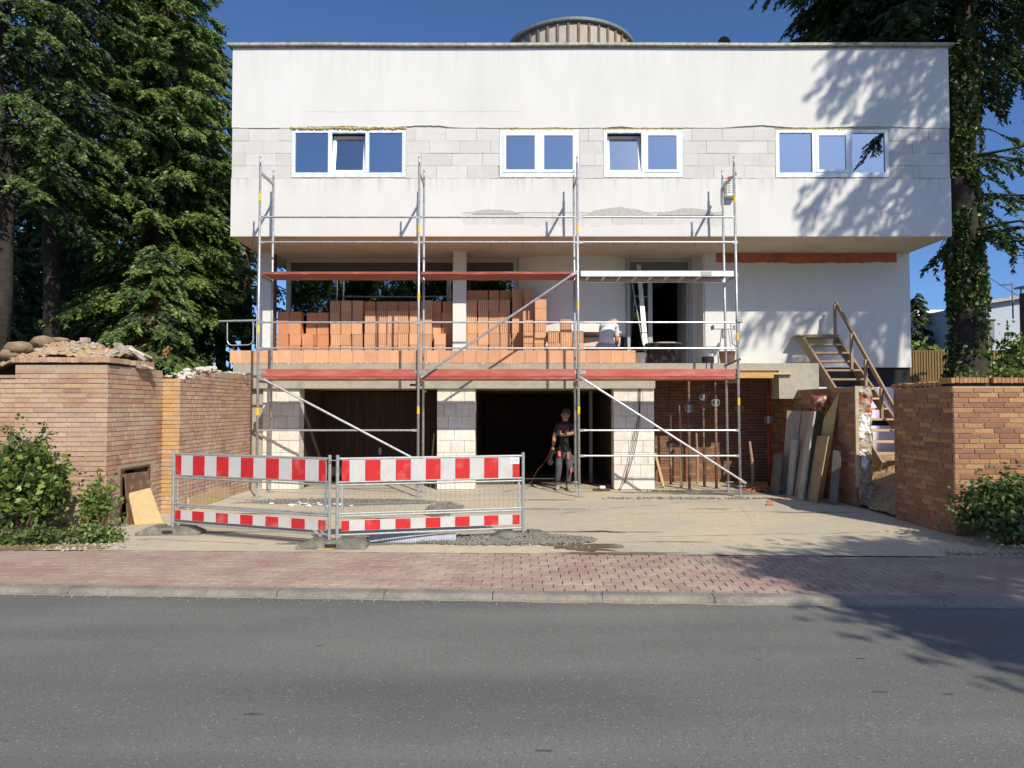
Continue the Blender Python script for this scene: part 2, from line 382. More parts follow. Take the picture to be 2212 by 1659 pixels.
def as_mesh(mb, name, m):
    me = bpy.data.meshes.new(name); me.from_pydata(mb.v,[],mb.f); me.materials.append(m); me.update(); return me
bone_me = as_mesh(bone_m, "paver_shape", M_paver); edge_me = as_mesh(edge_m, "edge_paver_shape", M_paver)
slots = []
rows = 13
for r in range(rows):
    for i in range(-55, 55):
        u = (i + (.5 if r % 2 else 0)) * PWD
        off = .17 + (.06 if r == 0 else .118 + (r - .5) * PPT)
        x = u; y = kerbY(x) + off
        if y > backY(x) + .03: continue
        slots.append((x, y, r))
def inview(x, y): return abs(x) < .76 * y
slots.sort(key=lambda s: (not inview(s[0], s[1]), math.hypot(s[0], s[1])))
rest = MB()
for k, (x, y, r) in enumerate(slots):
    dz = rnd.uniform(-.003,.0025); a = ang + rnd.uniform(-.012,.012); me = edge_me if r == 0 else bone_me
    if k < 300: link("paver", me, (x,y,dz), pv, rot=(rnd.uniform(-.01,.01),rnd.uniform(-.01,.01),a))
    else:
        src = edge_m if r == 0 else bone_m; ca, sa = math.cos(a), math.sin(a)
        rest.add([(x+p[0]*ca-p[1]*sa, y+p[0]*sa+p[1]*ca, dz+p[2]) for p in src.v], src.f)
rest.build("paver_field", M_paver, pv, kind="stuff")
# driveway
b = MB(); dxs = [-5.75+.5*i for i in range(25)]
for x0, x1 in zip(dxs, dxs[1:]):
    ya0, ya1 = backY(x0), backY(x1)
    m_ = 12
    for j in range(m_):
        p = [(x0,ya0+(20.5-ya0)*j/m_),(x1,ya1+(20.5-ya1)*j/m_),(x1,ya1+(20.5-ya1)*(j+1)/m_),(x0,ya0+(20.5-ya0)*(j+1)/m_)]
        b.add([(q[0],q[1],.003) for q in p],[(0,1,2,3)])
b.build("driveway", M_drive, kind="structure")
b = MB()                                        # verges beside the driveway
for x0,x1 in ((-30,-5.75),(6.25,30)): b.add([(x0,backY(x0)+.01,.0),(x1,backY(x1)+.01,.0),(x1,12.0,.0),(x0,12.0,.0)],[(0,1,2,3)])
b.build("verge", M_soil, kind="structure")
def blob(name, c, rx, ry, z, m, seed, rot=0, n=90, lob=.28, kind="structure"):
    """flat patch with a wandering outline"""
    V=[(c[0],c[1],z)]
    for i in range(n):
        t = 2*math.pi*i/n; q = Vector((math.cos(t)*1.3+seed*5.1, math.sin(t)*1.3, seed*1.7))
        k = max(.25, 1+lob*1.1*noise.noise(q)+lob*.8*noise.noise(q*3.1)+lob*.35*noise.noise(q*8))
        x = rx*k*math.cos(t); y = ry*k*math.sin(t)
        V.append((c[0]+x*math.cos(rot)-y*math.sin(rot), c[1]+x*math.sin(rot)+y*math.cos(rot), z))
    mb = MB(); mb.add(V,[(0,i+1,(i+1)%n+1) for i in range(n)])
    return mb.build(name, m, kind=kind)
# wet sand, mud and gravel on the driveway, where the drain was dug
p = G(1040,1168); blob("mud_patch", p, 1.25, .24, .007, M_mud, 3, lob=.5)
p = G(1255,1180); blob("puddle", p, .42, .20, .010, M_puddle, 5, lob=.9, rot=-.3)
p = G(1310,1150); blob("puddle", p, .62, .05, .0105, M_puddle, 6, lob=1.2)
p = G(1330,1197); blob("puddle", p, .42, .035, .006, M_puddle, 16, lob=.9)
p = G(1440,1171); blob("puddle", p, .55, .018, .006, M_puddle, 21, lob=1.5)
p = G(700,1085); blob("mud_patch", p, 1.55, .42, .007, M_gravel, 8, lob=.5)
p = G(960,1100); blob("mud_patch", p, .33, .75, .0075, M_mud, 9, lob=.6)
p = G(1600,1066); blob("mud_patch", p, 1.9, .22, .007, M_gravel, 12, lob=.6)
p = G(800,1174); blob("mud_patch", p, .9, .12, .0065, M_gravel, 14, lob=.6)
def stones(name, spots, m, seed, kind="stuff", flat=.7):
    rg = random.Random(seed); mb = MB()
    for cx, cy, rx, ry, cnt, s0, s1 in spots:
        for _ in range(cnt):
            t = rg.uniform(0,6.283); q = math.sqrt(rg.random()); s = rg.uniform(s0,s1)
            mb.rock((cx+rx*q*math.cos(t)+rg.gauss(0,rx*.08), cy+ry*q*math.sin(t)+rg.gauss(0,ry*.1), s*.35+.006+(.05*(1-q)*rg.random() if cnt>800 else 0)), s, rg, flat=flat, n=5)
    return mb.build(name, m, kind=kind)
a = G(1080,1170); c = G(1190,1165); d_ = G(880,1160); e = G(960,1100); f_ = G(690,1084); h = G(1580,1062)
stones("gravel", [(a.x,a.y,1.05,.24,2300,.012,.034),(c.x,c.y-.1,.55,.25,900,.012,.036),(d_.x,d_.y,.8,.16,500,.01,.026),(e.x,e.y,.3,.6,420,.012,.03),
                  (f_.x,f_.y,1.3,.35,600,.01,.025),(h.x,h.y,1.7,.16,700,.01,.028),(XP(1500,12.3),12.9,1.6,.12,200,.01,.03)], M_gravel, 4)
stones("crumbs", [(0,11,4.5,2.6,160,.006,.018),(-5.2,8.5,.6,.25,60,.01,.03),(6.3,8.6,.7,.4,120,.008,.03),(2,8.5,3.5,.25,90,.005,.014)], M_stone, 9)

# hairline cracks and dirt tracks in the driveway
M_crack = mat("crack_dirt",(.17,.14,.10),.95,var=.3,scale=20)
for k,(p0,p1,amp) in enumerate(((G(1180,1112),G(1480,1085),.10),(G(1600,1095),G(1640,1150),.06),(G(1320,1110),G(1700,1105),.12),(G(1420,1160),G(1900,1150),.10),(G(1500,1075),G(1560,1130),.07),(G(300,1165),G(560,1176),.05))):
    n_ = 40; V = []
    for i in range(n_+1):
        u = i/n_; c_ = p0.lerp(p1,u); o_ = amp*noise.fractal(Vector((u*6,k*3.3,0)),1.0,2.0,4); w_ = .004+.012*max(0,noise.noise(Vector((u*9,k,4))))
        V += [(c_.x+o_*.4,c_.y+o_-w_,.0065),(c_.x+o_*.4,c_.y+o_+w_,.0065)]
    MB_ = MB(); MB_.add(V,[(2*i,2*i+2,2*i+3,2*i+1) for i in range(n_)]); MB_.build("driveway_crack", M_crack, kind="structure")
for k,(xd,yd,rx,ry,m_) in enumerate(((620,1110,.9,.05,M_mud),(1120,1100,.7,.05,M_gravel),(1180,1080,.5,.06,M_gravel),(1760,1108,.5,.05,M_gravel),(1530,1100,.35,.03,M_mud),(820,1120,.6,.04,M_mud),(480,1150,.5,.05,M_gravel),(1330,1195,.8,.04,M_mud))):
    blob("dirt_patch", G(xd,yd), rx, ry, .0055+.0003*k, m_, 40+k, lob=.9)

# ================================================================== brick walls
CAMV = Vector((0,0,CAMZ))
def emit_bricks(parent, items, limit=300, stuff_name="brickwork"):
    """items: (centre, length, depth, height, rot z, material); the largest in view become parts, the rest one mesh"""
    def score(it):
        c = it[0]; vis = abs(c.x) < .77*max(c.y,.1) and (c.z < CAMZ + .6*c.y)
        return (not vis, (c-CAMV).length)
    items = sorted(items, key=score); by = {}
    for k, (c, l, d, h, rz, m) in enumerate(items):
        if k < limit: link("brick", UB[m.name], c, parent, scale=(l,d,h), rot=(0,0,rz))
        else: by.setdefault(m.name, []).append((c,l,d,h,rz))
    if by:
        mb = MB(); ms = []
        for mi,(nm,L_) in enumerate(by.items()):
            ms.append(MATS[nm])
            for c,l,d,h,rz in L_:
                ca,sa=math.cos(rz),math.sin(rz); V=[]
                for sx in (-.5,.5):
                    for sy in (-.5,.5):
                        for sz in (-.5,.5): V.append((c.x+sx*l*ca-sy*d*sa, c.y+sx*l*sa+sy*d*ca, c.z+sz*h))
                mb.add(V,[(0,1,3,2),(4,6,7,5),(0,4,5,1),(2,3,7,6),(0,2,6,4),(1,5,7,3)],mi)
        mb.build(stuff_name, ms, parent, kind="stuff")
def face_bricks(x0,y0,x1,y1,z0,ztop,pal,wts,seed,Lb=.268,Hc=.068,dep=.09,proud=.006,hole=None,half=False):
    """running bond on a vertical face from (x0,y0) to (x1,y1); the outside is on the right hand when walking"""
    rg=random.Random(seed); D=Vector((x1-x0,y1-y0,0)); tot=D.length; D.normalize(); N=Vector((D.y,-D.x,0)); rz=math.atan2(D.y,D.x); out=[]
    zt=ztop if callable(ztop) else (lambda s: ztop); k=0; z=z0
    while z+Hc<=3:
        s=-Lb*(.0,.5,.25,.75)[k%4] if not half else -Lb*(.0,.5)[k%2]; any_=False
        while s<tot:
            L_=Lb if rg.random()>.12 else Lb*.5
            a=max(s,0); e_=min(s+L_,tot); s+=L_
            if e_-a<.03: continue
            if z+Hc>zt((a+e_)/2): continue
            any_=True
            if hole and hole[0]<e_ and hole[1]>a and hole[2]<z+Hc and hole[3]>z: continue
            c=Vector((x0,y0,z+Hc/2))+D*((a+e_)/2)-N*(dep/2-proud-rg.uniform(-.002,.003))
            out.append((c,e_-a-.011,dep,Hc-.011,rz,rg.choices(pal,wts)[0]))
        z+=Hc;k+=1
        if not any_ : break
    return out
# --- left planter wall: front, return with the hatch, soldier cap
XW, YW = -5.66, 9.64
gw = empty("garden_wall", (XW, YW, 0), "weathered pinkish brick planter wall with soldier cap behind the leafy shrub", "brick wall")
b = MB(); b.box(-6.95,XW-.004,YW+.004,YW+.24,0,2.30); b.box(-6.95,-6.7,YW+.24,11.1,0,2.2)
b.box(XW-.24,XW-.004,YW+.24,10.02,0,2.30); b.box(XW-.24,XW-.004,10.80,11.17,0,2.30); b.box(XW-.24,XW-.004,10.02,10.80,.80,2.30)
b.build("wall_core", M_mortar, gw)
items = face_bricks(-6.95,YW,XW,YW,0,2.30,BRK_L,(4,2.4,2,3),1)
items += face_bricks(XW,YW,XW,11.17,0,2.30,BRK_L,(3,2,3,2),2,hole=(.36,1.18,-.1,.82))
emit_bricks(gw, items)
b = MB(); b.box(-6.93,XW-.03,YW+.03,YW+.2,2.302,2.335); b.box(XW-.2,XW-.03,YW+.2,10.9,2.302,2.335); b.build("cap_bed", mat("dark_gap",(.05,.04,.03),.95), gw)
x = -7.0
while x < XW+.02:
    link("cap_brick", UB[rnd.choice(BRK_L).name], (x+.027,YW+.1,2.372+rnd.uniform(-.003,.003)), gw, scale=(.051,.24,.072)); x += .0553
y = YW+.24
while y < 10.85:
    if not 10.18 < y < 10.28: link("cap_brick", UB[rnd.choice(BRK_L).name], (XW-.09,y,2.372+rnd.uniform(-.004,.004)), gw, scale=(.24,.051,.072))
    y += .0553
hf = MB(); hf.box(XW-.05,XW+.014,10.01,10.04,0,.82); hf.box(XW-.05,XW+.014,10.78,10.81,0,.82); hf.box(XW-.05,XW+.014,10.04,10.78,.79,.82)
hf.build("hatch_frame", mat("hatch_steel",(.13,.07,.045),.7,var=.2), gw)
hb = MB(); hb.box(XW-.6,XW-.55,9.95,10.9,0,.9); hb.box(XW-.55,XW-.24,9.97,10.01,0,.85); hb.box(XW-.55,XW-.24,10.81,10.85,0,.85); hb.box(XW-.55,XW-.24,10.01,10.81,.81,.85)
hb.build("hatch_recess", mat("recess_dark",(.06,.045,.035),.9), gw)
# lower stretch running on to the left
lw = empty("low_garden_wall", (-8.2,9.8,0), "lower brick wall at the left picture edge behind the shrub", "brick wall")
MB().box(-10,-6.954,9.784,10.0,0,2.12).build("wall_core", M_mortar, lw)
emit_bricks(lw, face_bricks(-10,9.78,-6.954,9.78,0,2.13,BRK_L,(4,2,3,2),5), 150)
b = MB(); b.box(-10,-6.96,9.76,10.0,2.124,2.165); b.build("coping", BRK_L[2], lw)
# --- side wall up to the garage, broken at its near end
sw = empty("side_wall", (-5.4,12.5,0), "long brick side wall with a broken white top running back to the garage", "brick wall")
XS = -5.38; Y0 = 11.17; Y1 = 14.28
def swtop(s): return 2.19 + (0 if s < .2 else min(.19, (s-.2)*.16))
b = MB()
for i in range(8):
    s0 = (Y1-Y0)*i/8; s1 = (Y1-Y0)*(i+1)/8; b.box(XS-.26,XS-.004,Y0+s0+(.004 if i==0 else 0),Y0+s1,0,swtop(s0)-.02)
b.build("wall_core", M_mortar, sw)
items = face_bricks(XW-.02,Y0,XS,Y0,0,2.19,BRK_Y,(5,1),7,Lb=.268)
items += face_bricks(XS,Y0,XS,Y1,0,swtop,BRK_L,(4,1.6,4,2),8,Lb=.255)
emit_bricks(sw, items)
rg = random.Random(5); b = MB()
for i in range(46):
    q = rg.random(); y = Y0+.02+q*1.5; b.rock((XS-.12+rg.uniform(-.13,.12), y, swtop(y-Y0)+.01+rg.uniform(-.03,.1)*(1-q*.6)), rg.uniform(.035,.085), rg, flat=.7)
for i in range(30):
    y = Y0+1.2+rg.random()*1.8; b.rock((XS-.12+rg.uniform(-.12,.1), y, swtop(y-Y0)-.005), rg.uniform(.02,.045), rg, flat=.6)
b.build("broken_mortar", M_mortarw, sw)
MB().bar((XS+.03,11.45,.11),(XS+.03,13.05,.11),.04,.2).build("timber_plank", mat("plank_pale",(.50,.36,.19),.85,var=.15,scale=8,stretch=(8,1,8)), label="pale timber plank on edge along the foot of the side wall", cat="plank")
# --- right wall, front and side
XR, YR, YR2 = 5.88, 9.2, 10.63
rw = empty("garden_wall", (XR+.5,YR,0), "red and gold brick garden wall with soldier cap at the right edge", "brick wall")
b = MB(); b.box(XR+.004,10.4,YR+.004,YR+.24,0,1.99); b.box(XR+.004,XR+.24,YR+.24,YR2,0,1.99); b.build("wall_core", M_mortar, rw)
items = face_bricks(XR,YR,8.6,YR,0,2.0,BRK_R,(5,3,3,1),11)
items += face_bricks(XR,YR2,XR,YR,0,2.0,BRK_R,(5,1.6,2.5,3),12)
emit_bricks(rw, items)
b = MB(); b.box(XR+.03,10,YR+.03,YR+.2,1.992,2.03); b.build("cap_bed", MATS["dark_gap"], rw)
x = XR-.03
while x < 8.0:
    if not 6.35 < x < 6.37: link("cap_brick", UB[rnd.choice(BRK_R[:3]).name], (x+.027,YR+.1,2.068+rnd.uniform(-.003,.003)), rw, scale=(.0515,.24,.072))
    x += .056
y = YR+.25
while y < YR2:
    link("cap_brick", UB[rnd.choice(BRK_R).name], (XR+.1,y,2.03+rnd.uniform(-.012,.012)), rw, scale=(.24,.051,.06)); y += .056
# --- stub wall left standing towards the carport
st = empty("stub_wall", (XR+.1,12.8,0), "broken-off brick stub wall with lime smeared end beside the leaning boards", "brick wall")
b = MB(); b.box(XR+.004,XR+.27,11.85,15.8,0,2.06); b.build("wall_core", M_mortar, st)
emit_bricks(st, face_bricks(XR,15.8,XR,11.8,0,2.09,BRK_R,(4,1,2,4),14), 300)
b = MB(); NX, NZ = 14, 110; V = []; F = []; mi = []
for k in range(NZ+1):
    z = .05+2.02*k/NZ; w0 = XR+.03; w1 = XR+.28+.05*noise.noise(Vector((z*4,2,0)))
    for i in range(NX+1):
        x = w0+(w1-w0)*i/NX; V.append((x, 11.80-.05*noise.fractal(Vector((x*9,z*9,3)),1.0,2.0,5)+.02*(i in (0,NX)), z))
for k in range(NZ):
    z = .05+2.02*(k+.5)/NZ
    for i in range(NX):
        a = k*(NX+1)+i; F.append((a,a+1,a+NX+2,a+NX+1)); x = i/NX
        q = noise.noise(Vector((x*2.2,z*3.1,9))); lime = (1.14<z<1.62 and q>-.05 and x<.8) or (.60<z<.98 and q>.0)
        b.v = b.v; mi.append(1 if lime else (2 if 1.62<z<1.92 and q>-.1 else 0))
b.v = V; b.f = F; b.m = mi
b.build("broken_end", [mat("mortar_broken",(.40,.335,.25),.95,var=.3,scale=14,col2=(.52,.46,.38),fac2=.4,scale2=12,bump=.9,bscale=35), M_lime, mat("core_red",(.42,.13,.06),.9,var=.2)], st)
MB().box(XR-.012,XR+.045,11.79,11.82,.35,2.07).build("render_edge", mat("edge_pale",(.5,.42,.29),.9,var=.2), st)

# ================================================================== raised gardens, heap, soil
def terrain(name, x0,x1,y0,y1, hf, m, nx=40, ny=40, kind="structure", base=None):
    b=MB(); V=[]; F=[]
    for j in range(ny+1):
        for i in range(nx+1):
            x=x0+(x1-x0)*i/nx; y=y0+(y1-y0)*j/ny; V.append((x,y,hf(x,y)))
    for j in range(ny):
        for i in range(nx): k=j*(nx+1)+i; F.append((k,k+1,k+nx+2,k+nx+1))
    b.add(V,F); return b.build(name,m,kind=kind,smooth=False)
def fbm(x,y,s,seed=0): return noise.fractal(Vector((x*s+seed*7.3,y*s-seed*3.1,seed)),1.0,2.0,5)
terrain("left_garden", -40,-5.66,11.0,70, lambda x,y: 1.75+.1*fbm(x,y,.4) - max(0,(y-26))*.05, M_grass, 40, 50)
terrain("right_garden", 9.3,60,9.45,60, lambda x,y: 1.98+.06*fbm(x,y,.5,2) - max(0,(y-24))*.05, M_grass, 40, 40)
terrain("planter_soil", 6.12,9.3,9.44,10.62, lambda x,y: 1.9+.03*fbm(x,y,3,4), M_soild, 16, 8)
MB().box(6.14,9.29,10.56,10.66,0,1.9).box(9.25,9.35,10.66,15.7,0,2.0).build("retaining_wall", M_mortar, label="rough retaining wall behind the right planter", cat="wall")
def heap_h(x,y):
    cx,cy=-6.55,10.5; r=math.hypot((x-cx)/1.25,(y-cy)/.95)
    return 2.24+max(0,.47*(1-r**1.3))+.09*fbm(x,y,2.6,1)+.05*fbm(x,y,9,2)
terrain("soil_heap", -8.6,-5.90,9.87,12.0, heap_h, M_soil, 90, 60, kind="stuff")
terrain("soil_slope", 5.9,9.2,10.66,15.6, lambda x,y: max(.0, .06+.62*min(1,max(0,(x-5.95)/1.0))*min(1,max(0.15,(y-10.4)/1.4))+.08*fbm(x,y,2.5,5)+.03*fbm(x,y,8,6)), M_soil, 60, 70)
rg = random.Random(21)
for (x,y,d,s,lab) in ((95,740,10.4,.20,"large brown rock on the left shoulder of the soil heap"),(45,752,10.3,.19,"rounded rock at the far left end of the soil heap"),
                      (20,765,10.2,.15,"dark rock lying lowest at the left of the soil heap"),(128,735,10.8,.13,"grey root-like lump at the back of the soil heap")):
    p=P(x,y,d); MB().rock(p,s,rg,flat=.6,n=17).build("rock", M_stone2, smooth=True, label=lab, cat="rock")
p=P(184,734,10.6); MB().cbox(p.x-.06,p.x+.06,p.y-.05,p.y+.05,p.z-.04,p.z+.03,.01).build("brick_fragment", M_stone, label="squared stone chunk sitting on top of the soil heap", cat="stone")
b=MB()
for i in range(420):
    x=rg.uniform(-8,-5.5);y=rg.uniform(9.95,11.3);x=min(x,-5.95);b.rock((x,y,heap_h(x,y)+.004),rg.uniform(.012,.055),rg,flat=.6,n=5)
b.build("heap_rubble", M_stone, kind="stuff")
# rubble slabs at the right end of the heap
for i in range(16):
    p=P(rg.uniform(258,318),rg.uniform(748,790),rg.uniform(10.5,11.3)); t=rg.uniform(-.5,.5); L_=rg.uniform(.12,.3)
    b=MB(); b.bar(p-Vector((L_/2*math.cos(t),.1*rg.uniform(-1,1),L_/2*math.sin(t))),p+Vector((L_/2*math.cos(t),.1*rg.uniform(-1,1),L_/2*math.sin(t)-.06)),rg.uniform(.1,.2),rg.uniform(.025,.05))
    b.build("rubble_slab", M_stone if i%4 else M_mortarw, label="flat mortar slab in the rubble at the right end of the soil heap", cat="rubble", group="rubble slabs on the soil heap")
# ================================================================== the house
M_render = mat("render_white", (.70,.70,.682), .92, var=.035, scale=2.2, col2=(.645,.645,.625), fac2=.40, scale2=.5, bump=.22, bscale=55, stretch=(1.6,1,.45), sharp=.2)
M_render2 = mat("render_lower", (.76,.755,.73), .92, var=.04, scale=3, bump=.22, bscale=60)
M_soffit = mat("soffit_paint", (.68,.60,.49), .9, var=.05, scale=3, col2=(.56,.46,.36), fac2=.4, scale2=.8, bump=.1, bscale=40)
M_aac = mat("aerated_block", (.61,.605,.59), .95, var=.05, scale=20, col2=(.655,.655,.645), fac2=.4, scale2=3.5, bump=.25, bscale=90, objvar=.06)
M_aacw = mat("aerated_block_warm", (.70,.655,.59), .95, var=.06, scale=14, col2=(.80,.78,.73), fac2=.42, scale2=5, bump=.25, bscale=70, objvar=.06)
M_thin = mat("thin_bed_mortar", (.48,.46,.43), .95, var=.2, scale=20)
M_conc = mat("fresh_concrete", (.40,.365,.295), .9, var=.12, scale=10, col2=(.30,.285,.24), fac2=.38, scale2=3, bump=.3, bscale=45)
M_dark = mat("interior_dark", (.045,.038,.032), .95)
M_blackb = mat("bitumen_black", (.012,.012,.014), .75, bump=.3, bscale=15)
M_pvc = mat("window_plastic", (.80,.815,.83), .35)
M_pvct = None
M_alu = mat("grey_aluminium_frame", (.44,.46,.47), .45, var=.05, scale=5)
M_foam = mat("mounting_foam", (.60,.47,.17), .9, var=.35, scale=30, bump=.8, bscale=60)
M_brown = mat("brown_boards", (.05,.028,.018), .7, var=.2, scale=8, objvar=.2)
M_terra = mat("terracotta", (.60,.255,.135), .85, var=.08, scale=12, objvar=.10, bump=.15, bscale=60)
M_terrad = mat("terracotta_worn", (.44,.15,.075), .9, var=.18, scale=6, objvar=.12, bump=.3, bscale=40)
M_coping = mat("coping_metal", (.42,.42,.37), .6, var=.3, scale=12, col2=(.22,.22,.17), fac2=.4, scale2=9)
M_rust = mat("rust_dark", (.07,.035,.025), .85)
M_lilac = mat("insulation_lilac", (.74,.68,.88), .6, var=.06, scale=3)
G_up = glass("window_glass", .72, (.25,.27,.28), gl=(.56,.62,.66))
G_lo = glass("terrace_glass", .22, (.35,.36,.36))

def grime(m, z_top, depth, col, seed):
    """dirt streaks that have run down the render below z_top"""
    n = m.node_tree.nodes; L = m.node_tree.links; b = n["Principled BSDF"]; src = b.inputs["Base Color"].links[0].from_socket
    geo = n.new("ShaderNodeNewGeometry"); sp = n.new("ShaderNodeSeparateXYZ"); L.new(geo.outputs["Position"], sp.inputs[0])
    mp = n.new("ShaderNodeMapping"); mp.inputs["Scale"].default_value = (5,0,.35); mp.inputs["Location"].default_value = (seed,0,0); L.new(geo.outputs["Position"], mp.inputs[0])
    nz = n.new("ShaderNodeTexNoise"); nz.inputs["Scale"].default_value = 1.6; nz.inputs["Detail"].default_value = 7; L.new(mp.outputs[0], nz.inputs["Vector"])
    r1 = n.new("ShaderNodeMapRange"); r1.inputs[1].default_value = .47; r1.inputs[2].default_value = .75; L.new(nz.outputs["Fac"], r1.inputs[0])
    r2 = n.new("ShaderNodeMapRange"); r2.inputs[1].default_value = z_top-depth; r2.inputs[2].default_value = z_top; L.new(sp.outputs["Z"], r2.inputs[0])
    lt = n.new("ShaderNodeMath"); lt.operation = 'LESS_THAN'; lt.inputs[1].default_value = z_top+.02; L.new(sp.outputs["Z"], lt.inputs[0])
    m1 = n.new("ShaderNodeMath"); m1.operation = 'MULTIPLY'; L.new(r1.outputs[0], m1.inputs[0]); L.new(r2.outputs[0], m1.inputs[1])
    m2 = n.new("ShaderNodeMath"); m2.operation = 'MULTIPLY'; L.new(m1.outputs[0], m2.inputs[0]); L.new(lt.outputs[0], m2.inputs[1])
    mx = n.new("ShaderNodeMix"); mx.data_type = 'RGBA'; L.new(m2.outputs[0], mx.inputs[0]); L.new(src, mx.inputs[6]); mx.inputs[7].default_value = (*col,1); L.new(mx.outputs[2], b.inputs["Base Color"])
def tape_mat():
    """white window profile with the protective film's rows of pale blue print"""
    m = bpy.data.materials.new("window_plastic_taped"); m.use_nodes = True; n = m.node_tree.nodes; L = m.node_tree.links; b = n["Principled BSDF"]
    b.inputs["Roughness"].default_value = .4
    geo = n.new("ShaderNodeNewGeometry"); sp = n.new("ShaderNodeSeparateXYZ"); L.new(geo.outputs["Position"], sp.inputs[0])
    def fr(sock, k, lim, ph=0.0):
        a = n.new("ShaderNodeMath"); a.operation = 'MULTIPLY_ADD'; a.inputs[1].default_value = k; a.inputs[2].default_value = ph; L.new(sock, a.inputs[0])
        f = n.new("ShaderNodeMath"); f.operation = 'FRACT'; L.new(a.outputs[0], f.inputs[0])
        c = n.new("ShaderNodeMath"); c.operation = 'LESS_THAN'; c.inputs[1].default_value = lim; L.new(f.outputs[0], c.inputs[0]); return c.outputs[0]
    def mul(a_, b_):
        q = n.new("ShaderNodeMath"); q.operation = 'MULTIPLY'; L.new(a_, q.inputs[0]); L.new(b_, q.inputs[1]); return q.outputs[0]
    v = mul(fr(sp.outputs["X"], 4.3, .42), fr(sp.outputs["Z"], 26, .42))
    nz = n.new("ShaderNodeTexNoise"); nz.inputs["Scale"].default_value = 55; L.new(geo.outputs["Position"], nz.inputs["Vector"])
    th = n.new("ShaderNodeMath"); th.operation = 'GREATER_THAN'; th.inputs[1].default_value = .47; L.new(nz.outputs["Fac"], th.inputs[0])
    v = mul(v, th.outputs[0])
    mx = n.new("ShaderNodeMix"); mx.data_type = 'RGBA'; L.new(v, mx.inputs[0]); mx.inputs[6].default_value = (.80,.82,.84,1); mx.inputs[7].default_value = (.30,.60,.85,1)
    L.new(mx.outputs[2], b.inputs["Base Color"]); return m
M_pvct = tape_mat()

FY = 14.2
XL, XRR = P(498,509,FY).x, P(2056,508,FY).x
ZS = ZP(509.5, FY); ZT = ZP(105, FY); ZB1 = ZP(277, FY); ZB0 = ZP(384.5, FY)
YL = 15.73; YG = 16.37
house = empty("house", ((XL+XRR)/2, FY+1, 0), "white flat-roofed house under renovation with overhanging upper storey", "house")
WINS = [(629.1,876.2),(1079.4,1251.4),(1304,1475.5),(1676.4,1920.6)]
WX = [(XP(a,FY,330), XP(c,FY,330)) for a,c in WINS]
WZ0, WZ1 = ZP(382.3,FY), ZP(278.5,FY)
grime(M_render, ZB0, .40, (.52,.51,.475), 3); grime(M_render, ZT, .7, (.60,.595,.57), 11)
# --- upper storey core with real window openings
b = MB(); b.box(XL,XRR,FY+.03,FY+.33,ZS+.02,ZB0-.002); b.box(XL,XRR,FY+.03,FY+.33,ZB1+.002,ZT)
edges = [XL] + [q for a in WX for q in a] + [XRR]
for i in range(0, len(edges), 2): b.box(edges[i], edges[i+1], FY+.05, FY+.33, ZB0-.002, ZB1+.002)
b.box(XL,XL+.3,FY+.33,26,ZS+.02,ZT); b.box(XRR-.3,XRR,FY+.33,26,ZS+.02,ZT); b.box(XL+.3,XRR-.3,25.7,26,ZS+.02,ZT)
b.build("upper_wall", M_aac, house)
MB().box(XL+.3,XRR-.3,FY+.33,25.7,ZT-.3,ZT-.1).build("roof", M_coping, house)
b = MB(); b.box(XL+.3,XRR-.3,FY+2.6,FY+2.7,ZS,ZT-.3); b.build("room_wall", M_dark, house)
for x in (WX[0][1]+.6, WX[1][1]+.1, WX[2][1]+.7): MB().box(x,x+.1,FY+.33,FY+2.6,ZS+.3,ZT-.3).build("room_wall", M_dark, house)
# --- render skins with broken edges round the bared block band
j1 = jag(3,.018); j2 = jag(4,.012); bump_ = [(629,840,.035),(840,990,.05),(1560,1720,.05),(1750,1990,.03),(1304,1370,.03)]
def top_edge(x):
    z = ZB1 + .004 + abs(j1(x))
    for a,c,h in bump_:
        xa,xc = XP(a,FY,277),XP(c,FY,277)
        if xa < x < xc: z += h*math.sin(math.pi*(x-xa)/(xc-xa))*(1+8*j2(x*3))
    return z
ragged("upper_render", XL-.004, XRR+.004, top_edge, lambda x: ZT, FY, .029, M_render, house, .035)
PX0, PX1 = XP(1000,FY,475), XP(1562,FY,475); PZ1, PZ0 = ZP(459,FY), ZP(487,FY)
jb = jag(6,.02); jc = jag(9,.03); jd = jag(12,.012)
ragged("lower_render", XL-.004, PX0, lambda x: ZS, lambda x: ZB0-.004-abs(jb(x)), FY, .029, M_render, house, .035)
ragged("lower_render", PX1, XRR+.004, lambda x: ZS, lambda x: ZB0-.004-abs(jb(x)), FY, .029, M_render, house, .035)
ragged("lower_render", PX0, PX1, lambda x: ZS, lambda x: PZ0+jc(x), FY, .029, M_render, house, .03)
ragged("lower_render", PX0, PX1, lambda x: PZ1+jd(x)*.6, lambda x: ZB0-.004-abs(jb(x)), FY, .029, M_render, house, .03)
MB().box(XL-.004,XL+.0,FY+.03,26,ZS,ZT).build("side_render", M_render, house)
MB().box(XRR,XRR+.004,FY+.03,26,ZS,ZT).build("side_render", M_render, house)
b = MB(); V = []
for i in range(121):
    x = XP(660,FY,240)+(XP(1130,FY,240)-XP(660,FY,240))*i/120; z = ZP(240.5,FY)+.03*noise.fractal(Vector((x*1.5,0,7)),1.0,2.0,5); w_ = .002+.003*max(0,noise.noise(Vector((x*5,3,0)))); V += [(x,FY-.0015,z-w_),(x,FY-.0015,z+w_)]
b.add(V,[(2*i,2*i+2,2*i+3,2*i+1) for i in range(120)]); b.build("hairline_crack", mat("crack_grey",(.42,.41,.38),.95), house)
